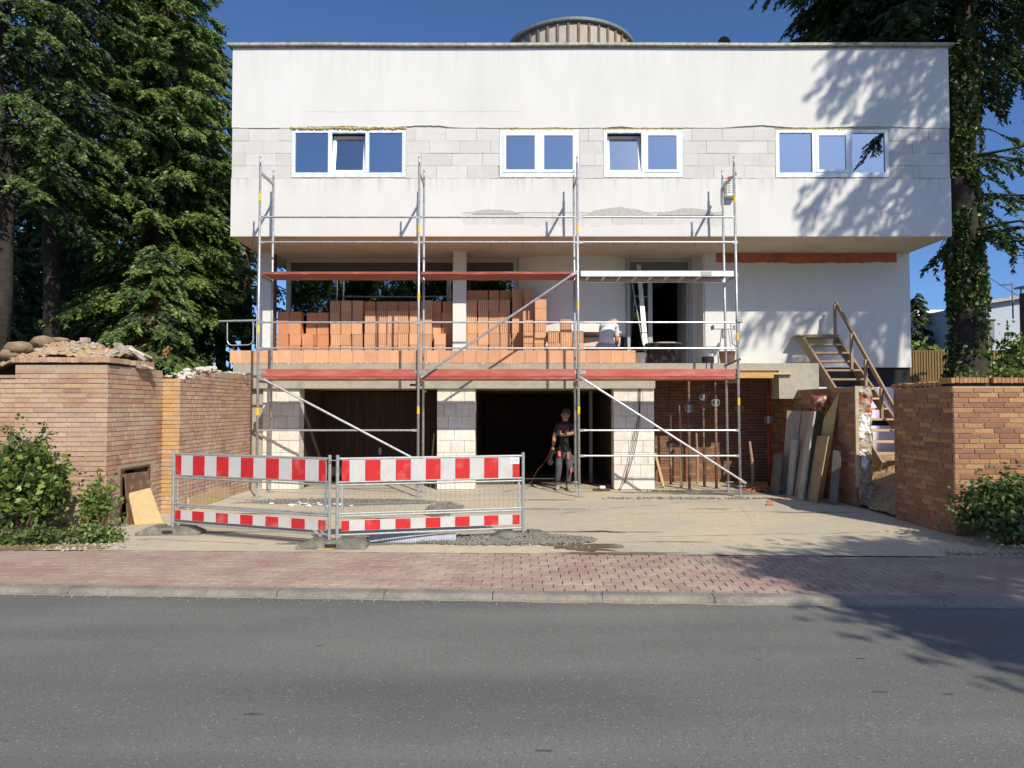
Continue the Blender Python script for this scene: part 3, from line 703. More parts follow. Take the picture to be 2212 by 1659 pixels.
# chase in the render: bare blocks and a filled grey patch
ch = MB().box(PX0,PX1,FY+.012,FY+.029,PZ0-.05,PZ1+.03).build("bare_strip", M_thin, house)
x = PX0; ub = unit_mesh("block_shape", M_aac, .012); ubw = unit_mesh("block_shape_warm", M_aacw, .02)
while x < PX1-.05:
    l = min(.62, PX1-x); link("block", ub, (x+l/2, FY+.018, (PZ0+PZ1)/2), ch, scale=(l-.01,.02,PZ1-PZ0+.02)); x += .62
rg = random.Random(33)
for (xa,xc,ya,yc,nm) in ((1020,1120,452,462,11),(1250,1420,443,470,12),(1420,1560,450,465,13)):
    x0,x1 = XP(xa,FY,455),XP(xc,FY,455); jj = jag(nm,.05); z0,z1 = ZP(yc,FY),ZP(ya,FY)
    ragged("filler_smear", x0, x1, lambda x: z0, lambda x: z0+.02+max(0,(z1-z0)*math.sin(math.pi*(x-x0)/(x1-x0)))*.8+jj(x)*.6, FY-.004, .012, M_thin, house, .03)
# --- block band
band = MB().box(XL+.002,XRR-.002,FY+.045,FY+.049,ZB0,ZB0+.02).build("block_band", M_thin, house)
hc = (ZB1-ZB0)/4
for si in range(0, len(edges), 2):
    a, c = edges[si]+.004, edges[si+1]-.004
    MB().box(a,c,FY+.034,FY+.05,ZB0,ZB1).build("band_mortar", M_thin, house)
    for k in range(4):
        x = a - (.0,.32,.15,.45)[k] if si else a - (.05,.36,.0,.3)[k]
        while x < c:
            l0 = max(x,a); l1 = min(x+.64,c); x += .64
            if l1-l0 < .04: continue
            link("block", ub, ((l0+l1)/2, FY+.035+rnd.uniform(-.007,.005), ZB0+hc*(k+.5)), band, scale=(l1-l0-.005,.04,hc-.005))
# --- coping along the roof edge, in bent lengths
nseg = 8
for i in range(nseg):
    x0 = XL-.09+(XRR-XL+.18)*i/nseg; x1 = XL-.09+(XRR-XL+.18)*(i+1)/nseg; dz0 = .02*math.sin(i*1.9); dz1 = .02*math.sin((i+1)*1.9)
    b = MB(); b.add([(x0,FY-.085,ZT+.035+dz0*.5),(x1-.004,FY-.085,ZT+.035+dz1*.5),(x1-.004,FY-.085,ZT+.085+dz1*.3),(x0,FY-.085,ZT+.085+dz0*.3),
                     (x0,FY+.5,ZT+.035+dz0*.5),(x1-.004,FY+.5,ZT+.035+dz1*.5),(x1-.004,FY+.5,ZT+.12),(x0,FY+.5,ZT+.12)],
                    [(0,1,2,3),(3,2,6,7),(0,4,5,1),(4,7,6,5),(0,3,7,4),(1,5,6,2)])
    b.build("coping", M_coping, house)
MB().box(XL,XRR,FY+.002,FY+.33,ZT,ZT+.034).build("parapet_top", M_coping, house)
# --- windows
def ring(b, x0,x1,z0,z1,wd,y0,y1,mi=0, wb=None):
    wb = wb or wd
    b.box(x0,x1,y0,y1,z1-wd,z1,mi); b.box(x0,x1,y0,y1,z0,z0+wb,mi); b.box(x0,x0+wd,y0,y1,z0+wb,z1-wd,mi); b.box(x1-wd,x1,y0,y1,z0+wb,z1-wd,mi)
def window(x0,x1,z0,z1,layout,label):
    """layout: list of (width share, 'fixed' | 'sash' | 'tilt')"""
    fr = MB(); ring(fr,x0,x1,z0,z1,.075,FY+.012,FY+.085,wb=.10)
    wroot = fr.build("window", M_pvct, house, label=label)
    tot = sum(l for l,_ in layout); xi0, xi1 = x0+.075, x1-.075; mw = .075; n = len(layout); free = (xi1-xi0)-mw*(n-1); x = xi0
    for i,(l,kind) in enumerate(layout):
        ww = free*l/tot; a,c = x,x+ww; x = c+mw
        if i < n-1: MB().box(c,c+mw,FY+.008,FY+.085,z0+.10,z1-.075).build("mullion", M_pvct, wroot)
        if kind == 'fixed':
            MB().box(a,c,FY+.045,FY+.05,z0+.10,z1-.075).build("pane", G_up, wroot)
            continue
        s = MB(); h = z1-z0-.175; ring(s,0,ww,0,h,.06,0,.06); t = R(-9) if kind == 'tilt' else 0
        o = s.build("sash", M_pvc, wroot, origin=(0,0,0)); o.location = Vector((a,FY+(.03 if kind=='tilt' else .0),z0+.10)) - WORLD[wroot.name]; o.rotation_euler = (t,0,0)
        s = MB().box(.06,ww-.06,.025,.03,.06,h-.06); q = s.build("pane", G_up, wroot, origin=(0,0,0)); q.location = o.location; q.rotation_euler = (t,0,0)
    # gun foam squeezed out round the frame
    f = MB(); rg = random.Random(int(x0*100))
    xx = x0
    while xx < x1:
        thick = (.045 if 'yellow' in label else .016)
        f.rock((xx,FY+.012,z1+thick*.35+rg.uniform(-.008,.012)), thick*rg.uniform(.6,1.15), rg, flat=.75, n=6); xx += thick*.7
    for xx in (x0-.008,x1+.008):
        zz = z0
        while zz < z1: f.rock((xx,FY+.03,zz), .014*rg.uniform(.5,1.3), rg, n=5); zz += .03
    xx = x0
    while xx < x1: f.rock((xx,FY+.03,z0-.012), .014*rg.uniform(.3,1.5), rg, n=5); xx += .035
    f.build("foam_bead", M_foam, wroot)
    return wroot
window(*WX[0],WZ0,WZ1,[(1,'fixed'),(1.02,'tilt'),(1,'fixed')],"three-part window with thick yellow foam bead and tilted middle sash")
window(*WX[1],WZ0,WZ1,[(1,'sash'),(1,'sash')],"two-part window with both sashes shut")
window(*WX[2],WZ0,WZ1,[(1,'tilt'),(1,'sash')],"two-part window with the left sash tilted")
window(*WX[3],WZ0,WZ1,[(1,'fixed'),(1,'sash'),(1,'fixed')],"three-part window partly in tree shade")
# --- round roof lantern with battens and copper rim
rc = P(1231, 60, 18.0); RC = Vector((rc.x, 18.0, 0)); RR_ = 1.6; ZR = P(1231, 40, 18-RR_).z
drum = MB().lathe((RC.x,RC.y,ZT-.2), [(RR_,0),(RR_,ZR-.1-ZT+.2)], 64).build("roof_drum", mat("fibre_board",(.36,.345,.31),.95,var=.12,scale=5,bump=.3,bscale=20), house, smooth=True)
M_batten = mat("batten_wood",(.22,.135,.08),.85,var=.25,scale=9,objvar=.25)
for k in range(40):
    t = 2*math.pi*k/40 - math.pi/2 + .05
    if math.sin(t) > .35: continue
    c = Vector((RC.x+math.cos(t)*(RR_+.02), RC.y+math.sin(t)*(RR_+.02), 0)); h = ZR-.12-ZT
    bt = link("batten", unit_mesh("batten_shape",M_batten,.05) if k==0 and "batten_shape" not in bpy.data.meshes else bpy.data.meshes.get("batten_shape") or unit_mesh("batten_shape",M_batten,.05), (c.x,c.y,ZT+h/2), drum, scale=(.055,.045,h), rot=(0,0,t+math.pi/2))
MB().lathe((RC.x,RC.y,ZR), [(RR_-.05,-.075),(RR_+.085,-.075),(RR_+.095,-.065),(RR_+.095,.0),(RR_+.05,.015),(.0,.08)], 64).build("drum_cap", mat("copper_patina",(.17,.205,.20),.55,var=.2,scale=6), drum)
p = P(1562,94,15.2); MB().tube([(p.x,p.y+.5,p.z-.35),(p.x,p.y+.3,p.z-.1),(p.x,p.y+.05,p.z-.02),(p.x,p.y-.1,p.z-.02)],.135,14,cap=False).build("vent_pipe", mat("vent_grey",(.15,.16,.15),.6), house, smooth=True)
# --- soffit, recessed storey
MB().box(XL,XRR,FY+.001,26,ZS-.012,ZS+.018).build("soffit", M_soffit, house)
ZF = ZP(784.6, FY)
rg = random.Random(2)
for xd in (545,601,694,1060,1130,1193,1257,1325,1372,1500,1552):
    p = P(xd,515,FY+.35); MB().tube([(p.x,p.y,ZS-.005),(p.x,p.y,ZS-.08),(p.x+.012,p.y-.01,ZS-.12)],.006,5).build("ceiling_hook", M_rust, house)
for x in (1305,1331): pass
pier = [(XL,XP(584,YL)),(XP(977.6,15.55),XP(1006,15.55))]
MB().box(pier[0][0],pier[0][1],YL-.02,YL+.26,ZF,ZS-.012).build("terrace_pillar", M_render2, house)
MB().box(pier[0][1]+.001,pier[0][1]+.03,YL,YL+.26,ZF,ZS-.012).build("pillar_lining", mat("lining_brown",(.16,.075,.05),.85), house)
MB().box(pier[1][0],pier[1][1],15.55,15.84,ZF,ZS-.012).build("terrace_pillar", M_render2, house)
# big terrace window
wx0, wx1 = XP(617,YG), XP(1118,YG)
f = MB(); ring(f,wx0,wx1,ZF,ZS-.012,.10,YG-.06,YG+.06); tw = f.build("terrace_window", M_alu, house, label="wide dark terrace window behind the stacked clay blocks")
MB().box(wx0+.1,wx1-.1,YG-.005,YG+.005,ZF+.1,ZS-.45).build("pane", G_lo, tw)
MB().box(wx0+.1,wx1-.1,YG-.03,YG+.02,ZS-.45,ZS-.112).build("blind_box", mat("blind_grey",(.10,.095,.09),.7), tw)
for xd in (757,1090): x=XP(xd,YG); MB().box(x-.025,x+.025,YG+.3,YG+.35,ZF,ZS-.1).build("inner_mullion", M_alu, tw)
MB().box(XP(757,YG),wx1-.1,YG+.3,YG+.34,ZP(741,YG)-.02,ZP(741,YG)+.02).build("inner_rail", M_alu, tw)
MB().box(wx0-.02,wx0+.08,YG+.06,24,ZF,ZS-.012).build("recess_side_wall", M_render2, house)
# bowed wall between window and door, hollow underneath
cv = [(.14,16.37),(.3,16.25),(.52,16.13),(.8,16.04),(1.1,15.985),(1.45,15.96),(1.8,15.975),(2.1,16.02),(2.35,16.09),(2.57,16.2),(2.725,16.37)]
ZLOW = ZP(717,16.0)
b = MB(); n = len(cv); V = [(x,y,ZLOW) for x,y in cv]+[(x,y,ZS-.012) for x,y in cv]; b.add(V,[(i,i+1,n+i+1,n+i) for i in range(n-1)])
cw = b.build("bowed_wall", M_render2, house, smooth=True)
b = MB(); b.add([(x,y,ZLOW) for x,y in cv]+[(2.725,16.4,ZLOW-.12),(.14,16.4,ZLOW-.12)],[tuple(range(n))+(n,n+1)]); b.build("bowed_underside", M_soffit, house)
b = MB(); b.box(.14,2.725,16.30,16.4,ZF,ZLOW-.1); b.build("low_window", M_blackb, house)
MB().box(.3,2.57,16.255,16.299,ZLOW-.32,ZLOW-.1).build("low_lintel", M_soffit, house)
# terrace door
dx0, dx1 = XP(1354,YG), XP(1496,YG)
f = MB(); ring(f,dx0,dx1,ZF,ZS-.012,.085,YG-.05,YG+.06); dr = f.build("terrace_door", M_alu, house, label="tall grey terrace door frame with open black doorway")
mxa, mxb = XP(1420,YG+.0)+.02, XP(1430,YG)+.02
mxa = XP((1420+.217*1020)/1.1718,YG); mxb = XP((1420+.217*1070)/1.1718,YG)
MB().box(mxa,mxb,YG-.045,YG+.05,ZF,ZP(597,YG)).build("mullion", M_alu, dr)
MB().box(dx0+.085,dx1-.085,YG-.03,YG+.02,ZP(597,YG),ZS-.1).build("transom_panel", mat("panel_grey",(.16,.165,.155),.6), dr)
MB().box(dx0+.085,mxa,YG-.004,YG+.004,ZF+.05,ZP(597,YG)).build("pane", G_lo, dr)
MB().box(dx1-.13,dx1-.09,YG-.02,YG+.9,ZF+.05,ZP(597,YG)).build("door_leaf", M_alu, dr)
# reveal and right-hand wall
XV = XP(1525,YL)
MB().box(dx1,XV-.001,YG-.02,YG+.3,ZF,ZS-.012).box(XV-.03,XV-.001,YL+.03,YG-.02,ZF,ZS-.012).build("door_reveal", M_render2, house)
LX0, LX1 = XP(1550,YL), XP(1943,YL); LZ = ZP(566,YL); jr = jag(22,.03)
ragged("right_wall", XV, LX0, lambda x: ZF, lambda x: ZS-.012, YL, .03, M_render, house, .1)
ragged("right_wall", LX1, XRR, lambda x: ZF, lambda x: ZS-.012, YL, .03, M_render, house, .1)
ragged("right_wall", LX0, LX1, lambda x: ZF, lambda x: LZ-.02+jr(x), YL, .03, M_render, house, .04)
MB().box(XV,XRR,YL+.03,YL+.3,ZF,ZS-.012).build("right_wall_core", M_terrad, house)
MB().box(XRR-.001,XRR+.002,YL+.03,24,ZF,ZS-.012).build("side_render", M_render2, house)
lint = MB().box(LX0,LX1,YL+.02,YL+.03,LZ-.05,ZS-.015).build("clay_lintel", M_thin, house)
ut = unit_mesh("clay_shape", M_terrad, .02); x = LX0
while x < LX1-.05:
    l = min(rnd.uniform(.23,.30), LX1-x); link("clay_tile", ut, (x+l/2, YL+.022+rnd.uniform(-.003,.003), (LZ+ZS)/2-.02), lint, scale=(l-.006,.02,ZS-LZ+.01)); x += l
# foundation strip and insulation boards under the right wall
MB().box(XP(1735,15.8),XRR,YL+.06,YL+.35,1.0,ZF).build("foundation_band", M_blackb, house)
rg = random.Random(8)
for i,(x0,x1) in enumerate(((6.75,7.55),(7.57,8.3),(8.32,9.0))):
    for k,(z0,z1) in enumerate(((.25,.62),(.66,1.28),(1.42,2.16))):
        MB().cbox(x0+rg.uniform(-.05,.05),x1,YL-.06+rg.uniform(-.02,.02),YL+.02,z0,z1,.01).build("insulation_board", M_lilac, house)
# rooms behind the terrace, kept dark
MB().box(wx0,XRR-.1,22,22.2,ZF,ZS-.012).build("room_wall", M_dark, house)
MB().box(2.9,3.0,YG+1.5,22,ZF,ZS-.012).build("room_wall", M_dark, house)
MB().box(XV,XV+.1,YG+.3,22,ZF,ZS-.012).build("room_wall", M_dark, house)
# --- terrace slab and carport roof slab
SX = XP(1770,FY)
b = MB(); b.box(-5.75,2.95,FY,16.5,ZP(839,FY),ZF); b.box(2.95,5.5,FY,16.5,ZF-.15,ZF); b.box(-5.3,2.95,16.5,22,ZF-.3,ZF); b.box(2.95,9.0,16.5,22,ZF-.14,ZF-.001)
b.build("terrace_slab", M_conc, house)
MB().box(5.5,SX,FY,14.6,1.88,ZF).build("slab_end_beam", M_conc, house)
MB().box(5.5,SX,14.6,15.75,ZF-.2,ZF-.02).build("slab_inner", M_conc, house)
ZG = ZP(839,FY)
rg = random.Random(44); b = MB()
x = -5.7
while x < 2.4:
    b.rock((x,FY+.005,ZF-.004+rg.uniform(-.012,.006)), rg.uniform(.008,.022), rg, n=5); x += rg.uniform(.03,.12)
b.build("mortar_squeeze", M_mortarw, house)
# --- garage: block piers, doors, dark inside
def pier_(xd0,xd1,seed,warm=True):
    rg = random.Random(seed); x0,x1 = XP(xd0,14.28),XP(xd1,14.28)
    pr = MB().box(x0+.01,x1-.01,14.29,14.62,0.004,ZG).build("garage_pier", M_thin, house); z = 0.01; k = 0
    while z < ZG-.03:
        h = min(.252, ZG-z); cuts = ([0,.45,1],[0,.3,.66,1],[0,.18,.5,.84,1],[0,.36,.72,1])[k%4]
        for a,c in zip(cuts,cuts[1:]):
            xa,xc = x0+(x1-x0)*a,x0+(x1-x0)*c
            link("block", ubw, ((xa+xc)/2,14.445+rg.uniform(-.006,.006),z+h/2), pr, scale=(xc-xa-.006,.35,h-.005))
        z += .252; k += 1
    b = MB()
    for i in range(26): b.rock((rg.uniform(x0+.05,x1-.05),14.268,rg.uniform(.2,ZG-.05)), rg.uniform(.012,.05), rg, flat=rg.uniform(.5,2), n=6)
    return pr
pier_(568,647,1); pier_(944,1027,2); pier_(1325,1413,3)
gx = [XP(647,14.28),XP(944,14.28),XP(1027,14.28),XP(1325,14.28),XP(1413,14.28)]
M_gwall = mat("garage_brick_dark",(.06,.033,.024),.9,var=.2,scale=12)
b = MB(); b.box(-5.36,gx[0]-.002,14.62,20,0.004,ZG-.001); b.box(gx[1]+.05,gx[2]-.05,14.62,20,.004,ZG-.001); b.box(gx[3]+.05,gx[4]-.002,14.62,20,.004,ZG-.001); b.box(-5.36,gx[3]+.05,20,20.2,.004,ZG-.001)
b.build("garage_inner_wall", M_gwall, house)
MB().box(-5.35,2.94,15.25,20,.004,.008).build("garage_shade_sheet", mat("floor_shade",(.11,.098,.08),.9,var=.2,scale=4), house)  # dark sheet over the inner floor, painting in the garage's shade
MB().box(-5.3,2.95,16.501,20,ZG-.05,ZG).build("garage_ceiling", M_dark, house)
gd = MB().box(gx[0],gx[1]+.05,16.24,16.28,.02,ZG-.02).build("garage_door", M_brown, house, label="closed dark brown garage door of upright boards")
ubr = unit_mesh("door_board_shape", M_brown, .03); x = gx[0]
while x < gx[1]:
    link("board", ubr, (x+.058,16.232,ZG/2), gd, scale=(.112,.022,ZG-.06)); x += .117
p = P(962/1.0,1015,16.2); p = P((400+.3014*1865)/1.1718,(940+.3014*670)/1.1718,16.2)
MB().box(p.x-.03,p.x+.03,16.19,16.215,p.z-.08,p.z+.08).box(p.x-.045,p.x+.045,16.16,16.19,p.z-.012,p.z+.012).build("door_handle", M_alu, gd)
MB().box(-5.74,-5.165,14.33,14.7,.004,ZG-.002).build("garage_side_block", M_conc, house)
MB().box(gx[3]-.35,gx[3]-.28,15.6,15.66,.01,ZG-.02).build("inner_door_frame", mat("frame_dim",(.2,.19,.17),.7), house)
# --- brick back wall of the carport
YB = 15.8
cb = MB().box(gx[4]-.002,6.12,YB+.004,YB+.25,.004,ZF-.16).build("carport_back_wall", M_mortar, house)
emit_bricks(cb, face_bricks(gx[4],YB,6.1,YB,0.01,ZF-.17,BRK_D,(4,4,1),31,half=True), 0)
# --- formwork under the carport slab
M_form = mat("formwork_yellow",(.58,.33,.10),.8,var=.2,scale=7,stretch=(1,8,8)); M_ply = mat("ply_pale",(.55,.40,.20),.8,var=.15,scale=6)
fw = MB().box(3.0,5.48,FY+.06,15.7,ZF-.19,ZF-.155).build("formwork", M_form, label="yellow formwork sheet under the carport slab", cat="formwork")
MB().box(4.4,5.75,FY-.08,FY+.05,ZF-.235,ZF-.195).build("formwork_beam", M_ply, label="pale formwork beam at the slab edge above the red prop", cat="beam")
MB().box(4.35,5.35,FY-.12,FY-.07,ZF-.31,ZF-.2).build("formwork_beam", M_form, label="short darker formwork batten hung below the slab edge", cat="beam")
# ================================================================== scaffold
M_galv = mat("galvanised_steel", (.50,.52,.53), .42, var=.16, scale=20, metal=.55, col2=(.36,.38,.39), fac2=.42, scale2=14)
M_galvd = mat("galvanised_dull", (.36,.38,.38), .55, var=.2, scale=20, metal=.3)
M_yel = mat("sticker_yellow", (.85,.55,.02), .5, var=.2, scale=60)
M_deck = mat("deck_red", (.34,.085,.06), .7, var=.25, scale=5, stretch=(1,10,10), bump=.2, bscale=20, col2=(.48,.30,.26), fac2=.36, scale2=2.2, sharp=.1)
M_toe = mat("toe_board_red", (.46,.095,.068), .6, var=.2, scale=4, stretch=(1,6,6), objvar=.06, col2=(.50,.19,.15), fac2=.42, scale2=1.6, sharp=.15)
M_alup = mat("aluminium_bright", (.78,.80,.83), .35, metal=.35, var=.06, scale=6)
SXs = [-4.83,-1.78,1.27,4.32]; YF, YRr = 13.1, 13.83
sc = empty("scaffold", (-.25,13.4,0), "galvanised three-bay scaffold with red boards in front of the house", "scaffold")
ZTOP = ZP(338,YF)
def zf(y): return ZP(y, YF)
stick = {0:(426,711,889),1:(495,640,886),2:(493,659,886),3:(430,727,867)}
lean = [0,0.0,.0,-.02]
for i,x in enumerate(SXs):
    for Y in (YF,YRr):
        xt = x - (.06 if i==3 else (.02 if i==2 else 0)); top = ZTOP if Y==YF else ZTOP-.02
        p = MB().tube([(x,Y,.22),(xt,Y,top-.2)],.0245,12).tube([(xt,Y,top-.2),(xt,Y,top)],.018,10).build("post", M_galv, sc, smooth=True)
        MB().tube([(x,Y,.012),(x,Y,.26)],.017,10).tube([(x,Y,.2),(x,Y,.225)],.04,8).bar((x-.06,Y,.215),(x+.10,Y,.215),.02,.012).build("base_jack", M_galvd, sc)
        MB().cbox(x-.075,x+.075,Y-.075,Y+.075,.004,.014,.002).build("base_plate", M_galvd, sc)
        if Y==YF:
            for yy in stick[i]:
                z = zf(yy); k=(z-.22)/(top-.42); xx=x+(xt-x)*k
                MB().tube([(xx,Y,z-.07),(xx,Y,z+.07)],.0255,12,cap=False).build("sticker", M_yel, p)
    for z in (zf(372),4.235,2.20):
        MB().bar((x,YF+.02,z),(x,YRr-.02,z),.03,.05).build("transom", M_galvd, sc)
    MB().tube([(x-.004,YRr,2.02),(x-.004,FY+.02,2.02)] if i in (1,2) else [(x,YRr,6.0),(x,YRr+.02,6.0)],.02,8).build("wall_tie", M_galvd, sc)
def rail(i, y, Y=YF-.012, x0=None, x1=None):
    a,c = SXs[i]+.03, SXs[i+1]-.03; z = zf(y)
    b = MB().tube([(a+.06,Y,z),(c-.06,Y,z)],.0185,10); b.bar((a-.02,Y,z),(a+.09,Y,z),.012,.045); b.bar((c-.09,Y,z),(c+.02,Y,z),.012,.045)
    b.build("guard_rail", M_galv, sc, smooth=False)
for i in range(3):
    for y in (469.5,523.5,696.5,752.5): rail(i,y)
rail(0,929.5); rail(2,929.5); rail(2,984.5)
def brace(xa,ya,xc,yc):
    a=P(xa,ya,YF-.03);c=P(xc,yc,YF-.03);d=(c-a).normalized()
    b=MB().tube([a+d*.1,c-d*.1],.022,10); b.bar(a-d*.02,a+d*.13,.05,.014,up=(0,1,0)); b.bar(c-d*.13,c+d*.02,.05,.014,up=(0,1,0)); b.build("diagonal_brace", M_galv, sc)
brace(561,815,914,1001); brace(910,814,1246,587); brace(1254,815,1610,1043)
for i in range(3):
    x0,x1 = SXs[i]+.04, SXs[i+1]-.03
    for k in range(2):
        y0 = YF+.03+k*.325
        MB().cbox(x0,x1,y0,y0+.315,2.232,2.278,.006).build("deck_plank", M_deck, sc)
        if i<2: MB().cbox(x0,x1,y0,y0+.315,4.25,4.30,.006).build("deck_plank", M_deck, sc)
    MB().cbox(x0+.0,x1+.03,YF+.034,YF+.064,2.285,2.435,.006).build("toe_board", M_toe, sc)
    for xx in (x0+.0,x1-.05):
        MB().box(xx,xx+.10,YF+.026,YF+.033,2.34,2.41).build("toe_clip", M_galv, sc)
x0,x1 = SXs[2]+.045, SXs[3]-.06
ad = MB().cbox(x0,x1,YF+.02,YF+.06,4.205,4.315,.006).cbox(x0,x1,YRr-.09,YRr-.05,4.205,4.315,.006).build("aluminium_deck", M_alup, sc)
MB().box(x0+.01,x1-.01,YF+.06,YRr-.09,4.29,4.305).build("deck_panel", mat("deck_ply",(.14,.075,.055),.7), ad)
x = x0+.15
while x < x1-.6: MB().box(x,x+.035,YF+.06,YRr-.09,4.235,4.288).build("rung", M_alup, ad); x += .31
MB().box(x0+2.3,x0+2.5,YF+.013,YF+.019,4.22,4.30).build("print_mark", mat("print_grey",(.42,.43,.42),.6), ad)
# end guard frames turned outwards
def pd(x,y,d=YF): return P(x,y,d)
MB().tube([pd(473,694),pd(557,692)],.0185,8).build("end_rail", M_galv, sc)
MB().tube([pd(491,697),pd(491,737),pd(495,744),pd(501,746),pd(536,745),pd(543,742),pd(547,736),pd(547,697)],.012,8).build("end_rail_bow", M_galv, sc)
MB().tube([pd(1578,698,13.6),pd(1582,742,13.5),pd(1590,748,13.3),pd(1597,742,YF),pd(1597,690,YF)],.012,8).build("end_rail_bow", M_galv, sc)
MB().tube([pd(1566,790,13.75),pd(1602,774,YF-.1)],.024,10).build("coupler_tube", M_galv, sc)
MB().cbox(pd(1596,690).x-.05,pd(1596,690).x+.06,YF-.05,YF+.05,zf(697),zf(689),.01).build("coupler", M_galvd, sc)
p=pd(896,831,13.75); MB().tube([(p.x-.12,13.9,p.z),(p.x+.16,13.9,p.z)],.022,8).build("coupler_tube", M_rust, sc)
for xd in (903,1244): p=pd(xd,830,13.8); MB().cbox(p.x-.05,p.x+.05,13.78,13.9,p.z-.05,p.z+.04,.012).build("coupler", M_galvd, sc)

# ================================================================== clay blocks
def clay_mesh(name, m, ribs, seed, dp=.09):
    """unit block, x across, y deep, z up; front (y=-.5) grooved"""
    pts=[(-.5,.5),(-.5,-.5)]
    if ribs:
        n=ribs
        for i in range(n):
            a=-.5+(i+.22)/n; c=-.5+(i+.78)/n; q=.02
            pts+=[(a-.012,-.5),(a+.004,-.5+q*2),(c-.004,-.5+q*2),(c+.012,-.5)][0:0] or [(a,-.5),(a+.012,-.5+dp),(-.5+(i+.46)/n,-.5+dp),(-.5+(i+.52)/n,-.5)]
    pts+=[(.5,-.5),(.5,.5)]
    mb=MB(); mb.prism(pts[::-1],-.5,.5); me=bpy.data.meshes.new(name); me.from_pydata(mb.v,[],[f for f in mb.f]); me.materials.append(m); me.update(); return me
M_clay2 = mat("clay_orange", (.70,.395,.225), .85, var=.07, scale=9, objvar=.10, col2=(.70,.43,.27), fac2=.38, scale2=2.5, bump=.12, bscale=70)
M_clay3 = mat("clay_plain", (.64,.29,.145), .85, var=.07, scale=9, objvar=.10, bump=.12, bscale=70)
CL_fine = clay_mesh("clay_block_fine", M_clay2, 9, 1, .018); CL_rib = clay_mesh("clay_block_ribbed", M_clay2, 5, 2); CL_pl = clay_mesh("clay_block_plain", M_clay3, 0, 3)
row = empty("block_course", (-1.6,FY+.15,ZF), "first laid course of orange clay blocks along the terrace edge", "block course")
x = XP(495,FY); k = 0
while x < XP(1374,FY)-.1:
    link("clay_block", CL_fine, (x+.1268,FY+.15+rnd.uniform(-.004,.004),ZF+.135+rnd.uniform(-.002,.002)), row, scale=(.2485,.30,.258)); x += .2536; k += 1
def z5(a): return (550+.2712*a)/1.1718
def z6(a): return (1100+.2712*a)/1.1718
stacks = []
L1="plain-faced clay block in the left terrace stack next to the left pillar"; L2="ribbed clay block in the three-wide stack left of the middle pillar"
L3="clay block in the long double row stacked against the terrace window"; L4="clay block in the single tall column left of the middle pillar"
L5="clay block in the low stack just left of the middle pillar"; L6="clay block in the high double stack right of the middle pillar"
L7="clay block in the seven-high columns below the diagonal brace"; L8="clay block in the low pile in front of the bowed white wall"
for a,c,n,Y,kd,l in [(550,660,5,15.95,0,L1),(665,776,5,15.95,0,L1),(780,888,3,15.85,0,L1),(820,921,5,16.11,0,L1),(925,1035,5,16.11,0,L1),
    (1045,1142,6,15.98,1,L2),(1146,1246,6,15.98,1,L2),(1250,1350,6,15.98,1,L2)]+\
   [(1370+104*i,1472+104*i,5,15.84,1,L3) for i in range(5)]+[(1368+104*i,1470+104*i,6,16.11,1 if i%2 else 0,L3) for i in range(5)]+\
   [(1893,2002,6,15.92,1,L4),(2010,2092,6,16.11,1,L5),(2095,2195,6,16.11,1,L5),(2022,2132,3,15.84,1,L5)]: stacks.append((z5(a),z5(c),n,Y,kd,l))
for a,c,n,Y,kd,l in [(296+104*i,397+104*i,6,15.86,1,L6) for i in range(4)]+[(296+104*i,397+104*i,7,16.115,0,L6) for i in range(4)]+\
   [(720,822,7,15.9,1,L7),(827,930,7,15.72,1,L7),(934,1045,6,15.46,1,L7),(830,938,4,15.42,1,L7),(1062,1168,3,15.28,1,L8),(1172,1282,4,15.28,1,L8),(1288,1395,3,15.28,1,L8)]: stacks.append((z6(a),z6(c),n,Y,kd,l))
ORD = "first second third fourth fifth sixth seventh eighth ninth tenth".split()
colno = {}
short = {L1:"the plain-faced stack by the left pillar",L2:"the ribbed three-wide stack left of the middle pillar",L3:"the long stack before the terrace window",L4:"the lone tall column left of the middle pillar",
         L5:"the low stack touching the middle pillar",L6:"the big stack right of the middle pillar",L7:"the tall columns behind the diagonal brace",L8:"the low pile before the bowed wall"}
for xa,xc,n,Y,kd,l in stacks:
    ky=(l,Y>16.05); colno[ky]=colno.get(ky,0)+1; c_=colno[ky]; two=l in (L1,L3,L5,L6)
    w_ = XP(xc,Y)-XP(xa,Y); cx = (XP(xa,Y)+XP(xc,Y))/2
    for k in range(n):
        me = CL_rib if kd else CL_pl
        if kd and rnd.random() < .22: me = CL_fine
        lab = "%s block up in %s%s column of %s" % (ORD[k],("rear " if Y>16.05 else "front ") if two else "",ORD[c_-1],short[l])
        link("clay_block", me, (cx+rnd.uniform(-.012,.012),Y+.12+rnd.uniform(-.012,.006),ZF+.002+.2615*(k+.5)), None, lab, "clay block", "clay blocks stacked on the terrace",
             scale=(w_-.014,.235,.2575), rot=(0,0,rnd.uniform(-.03,.03)))

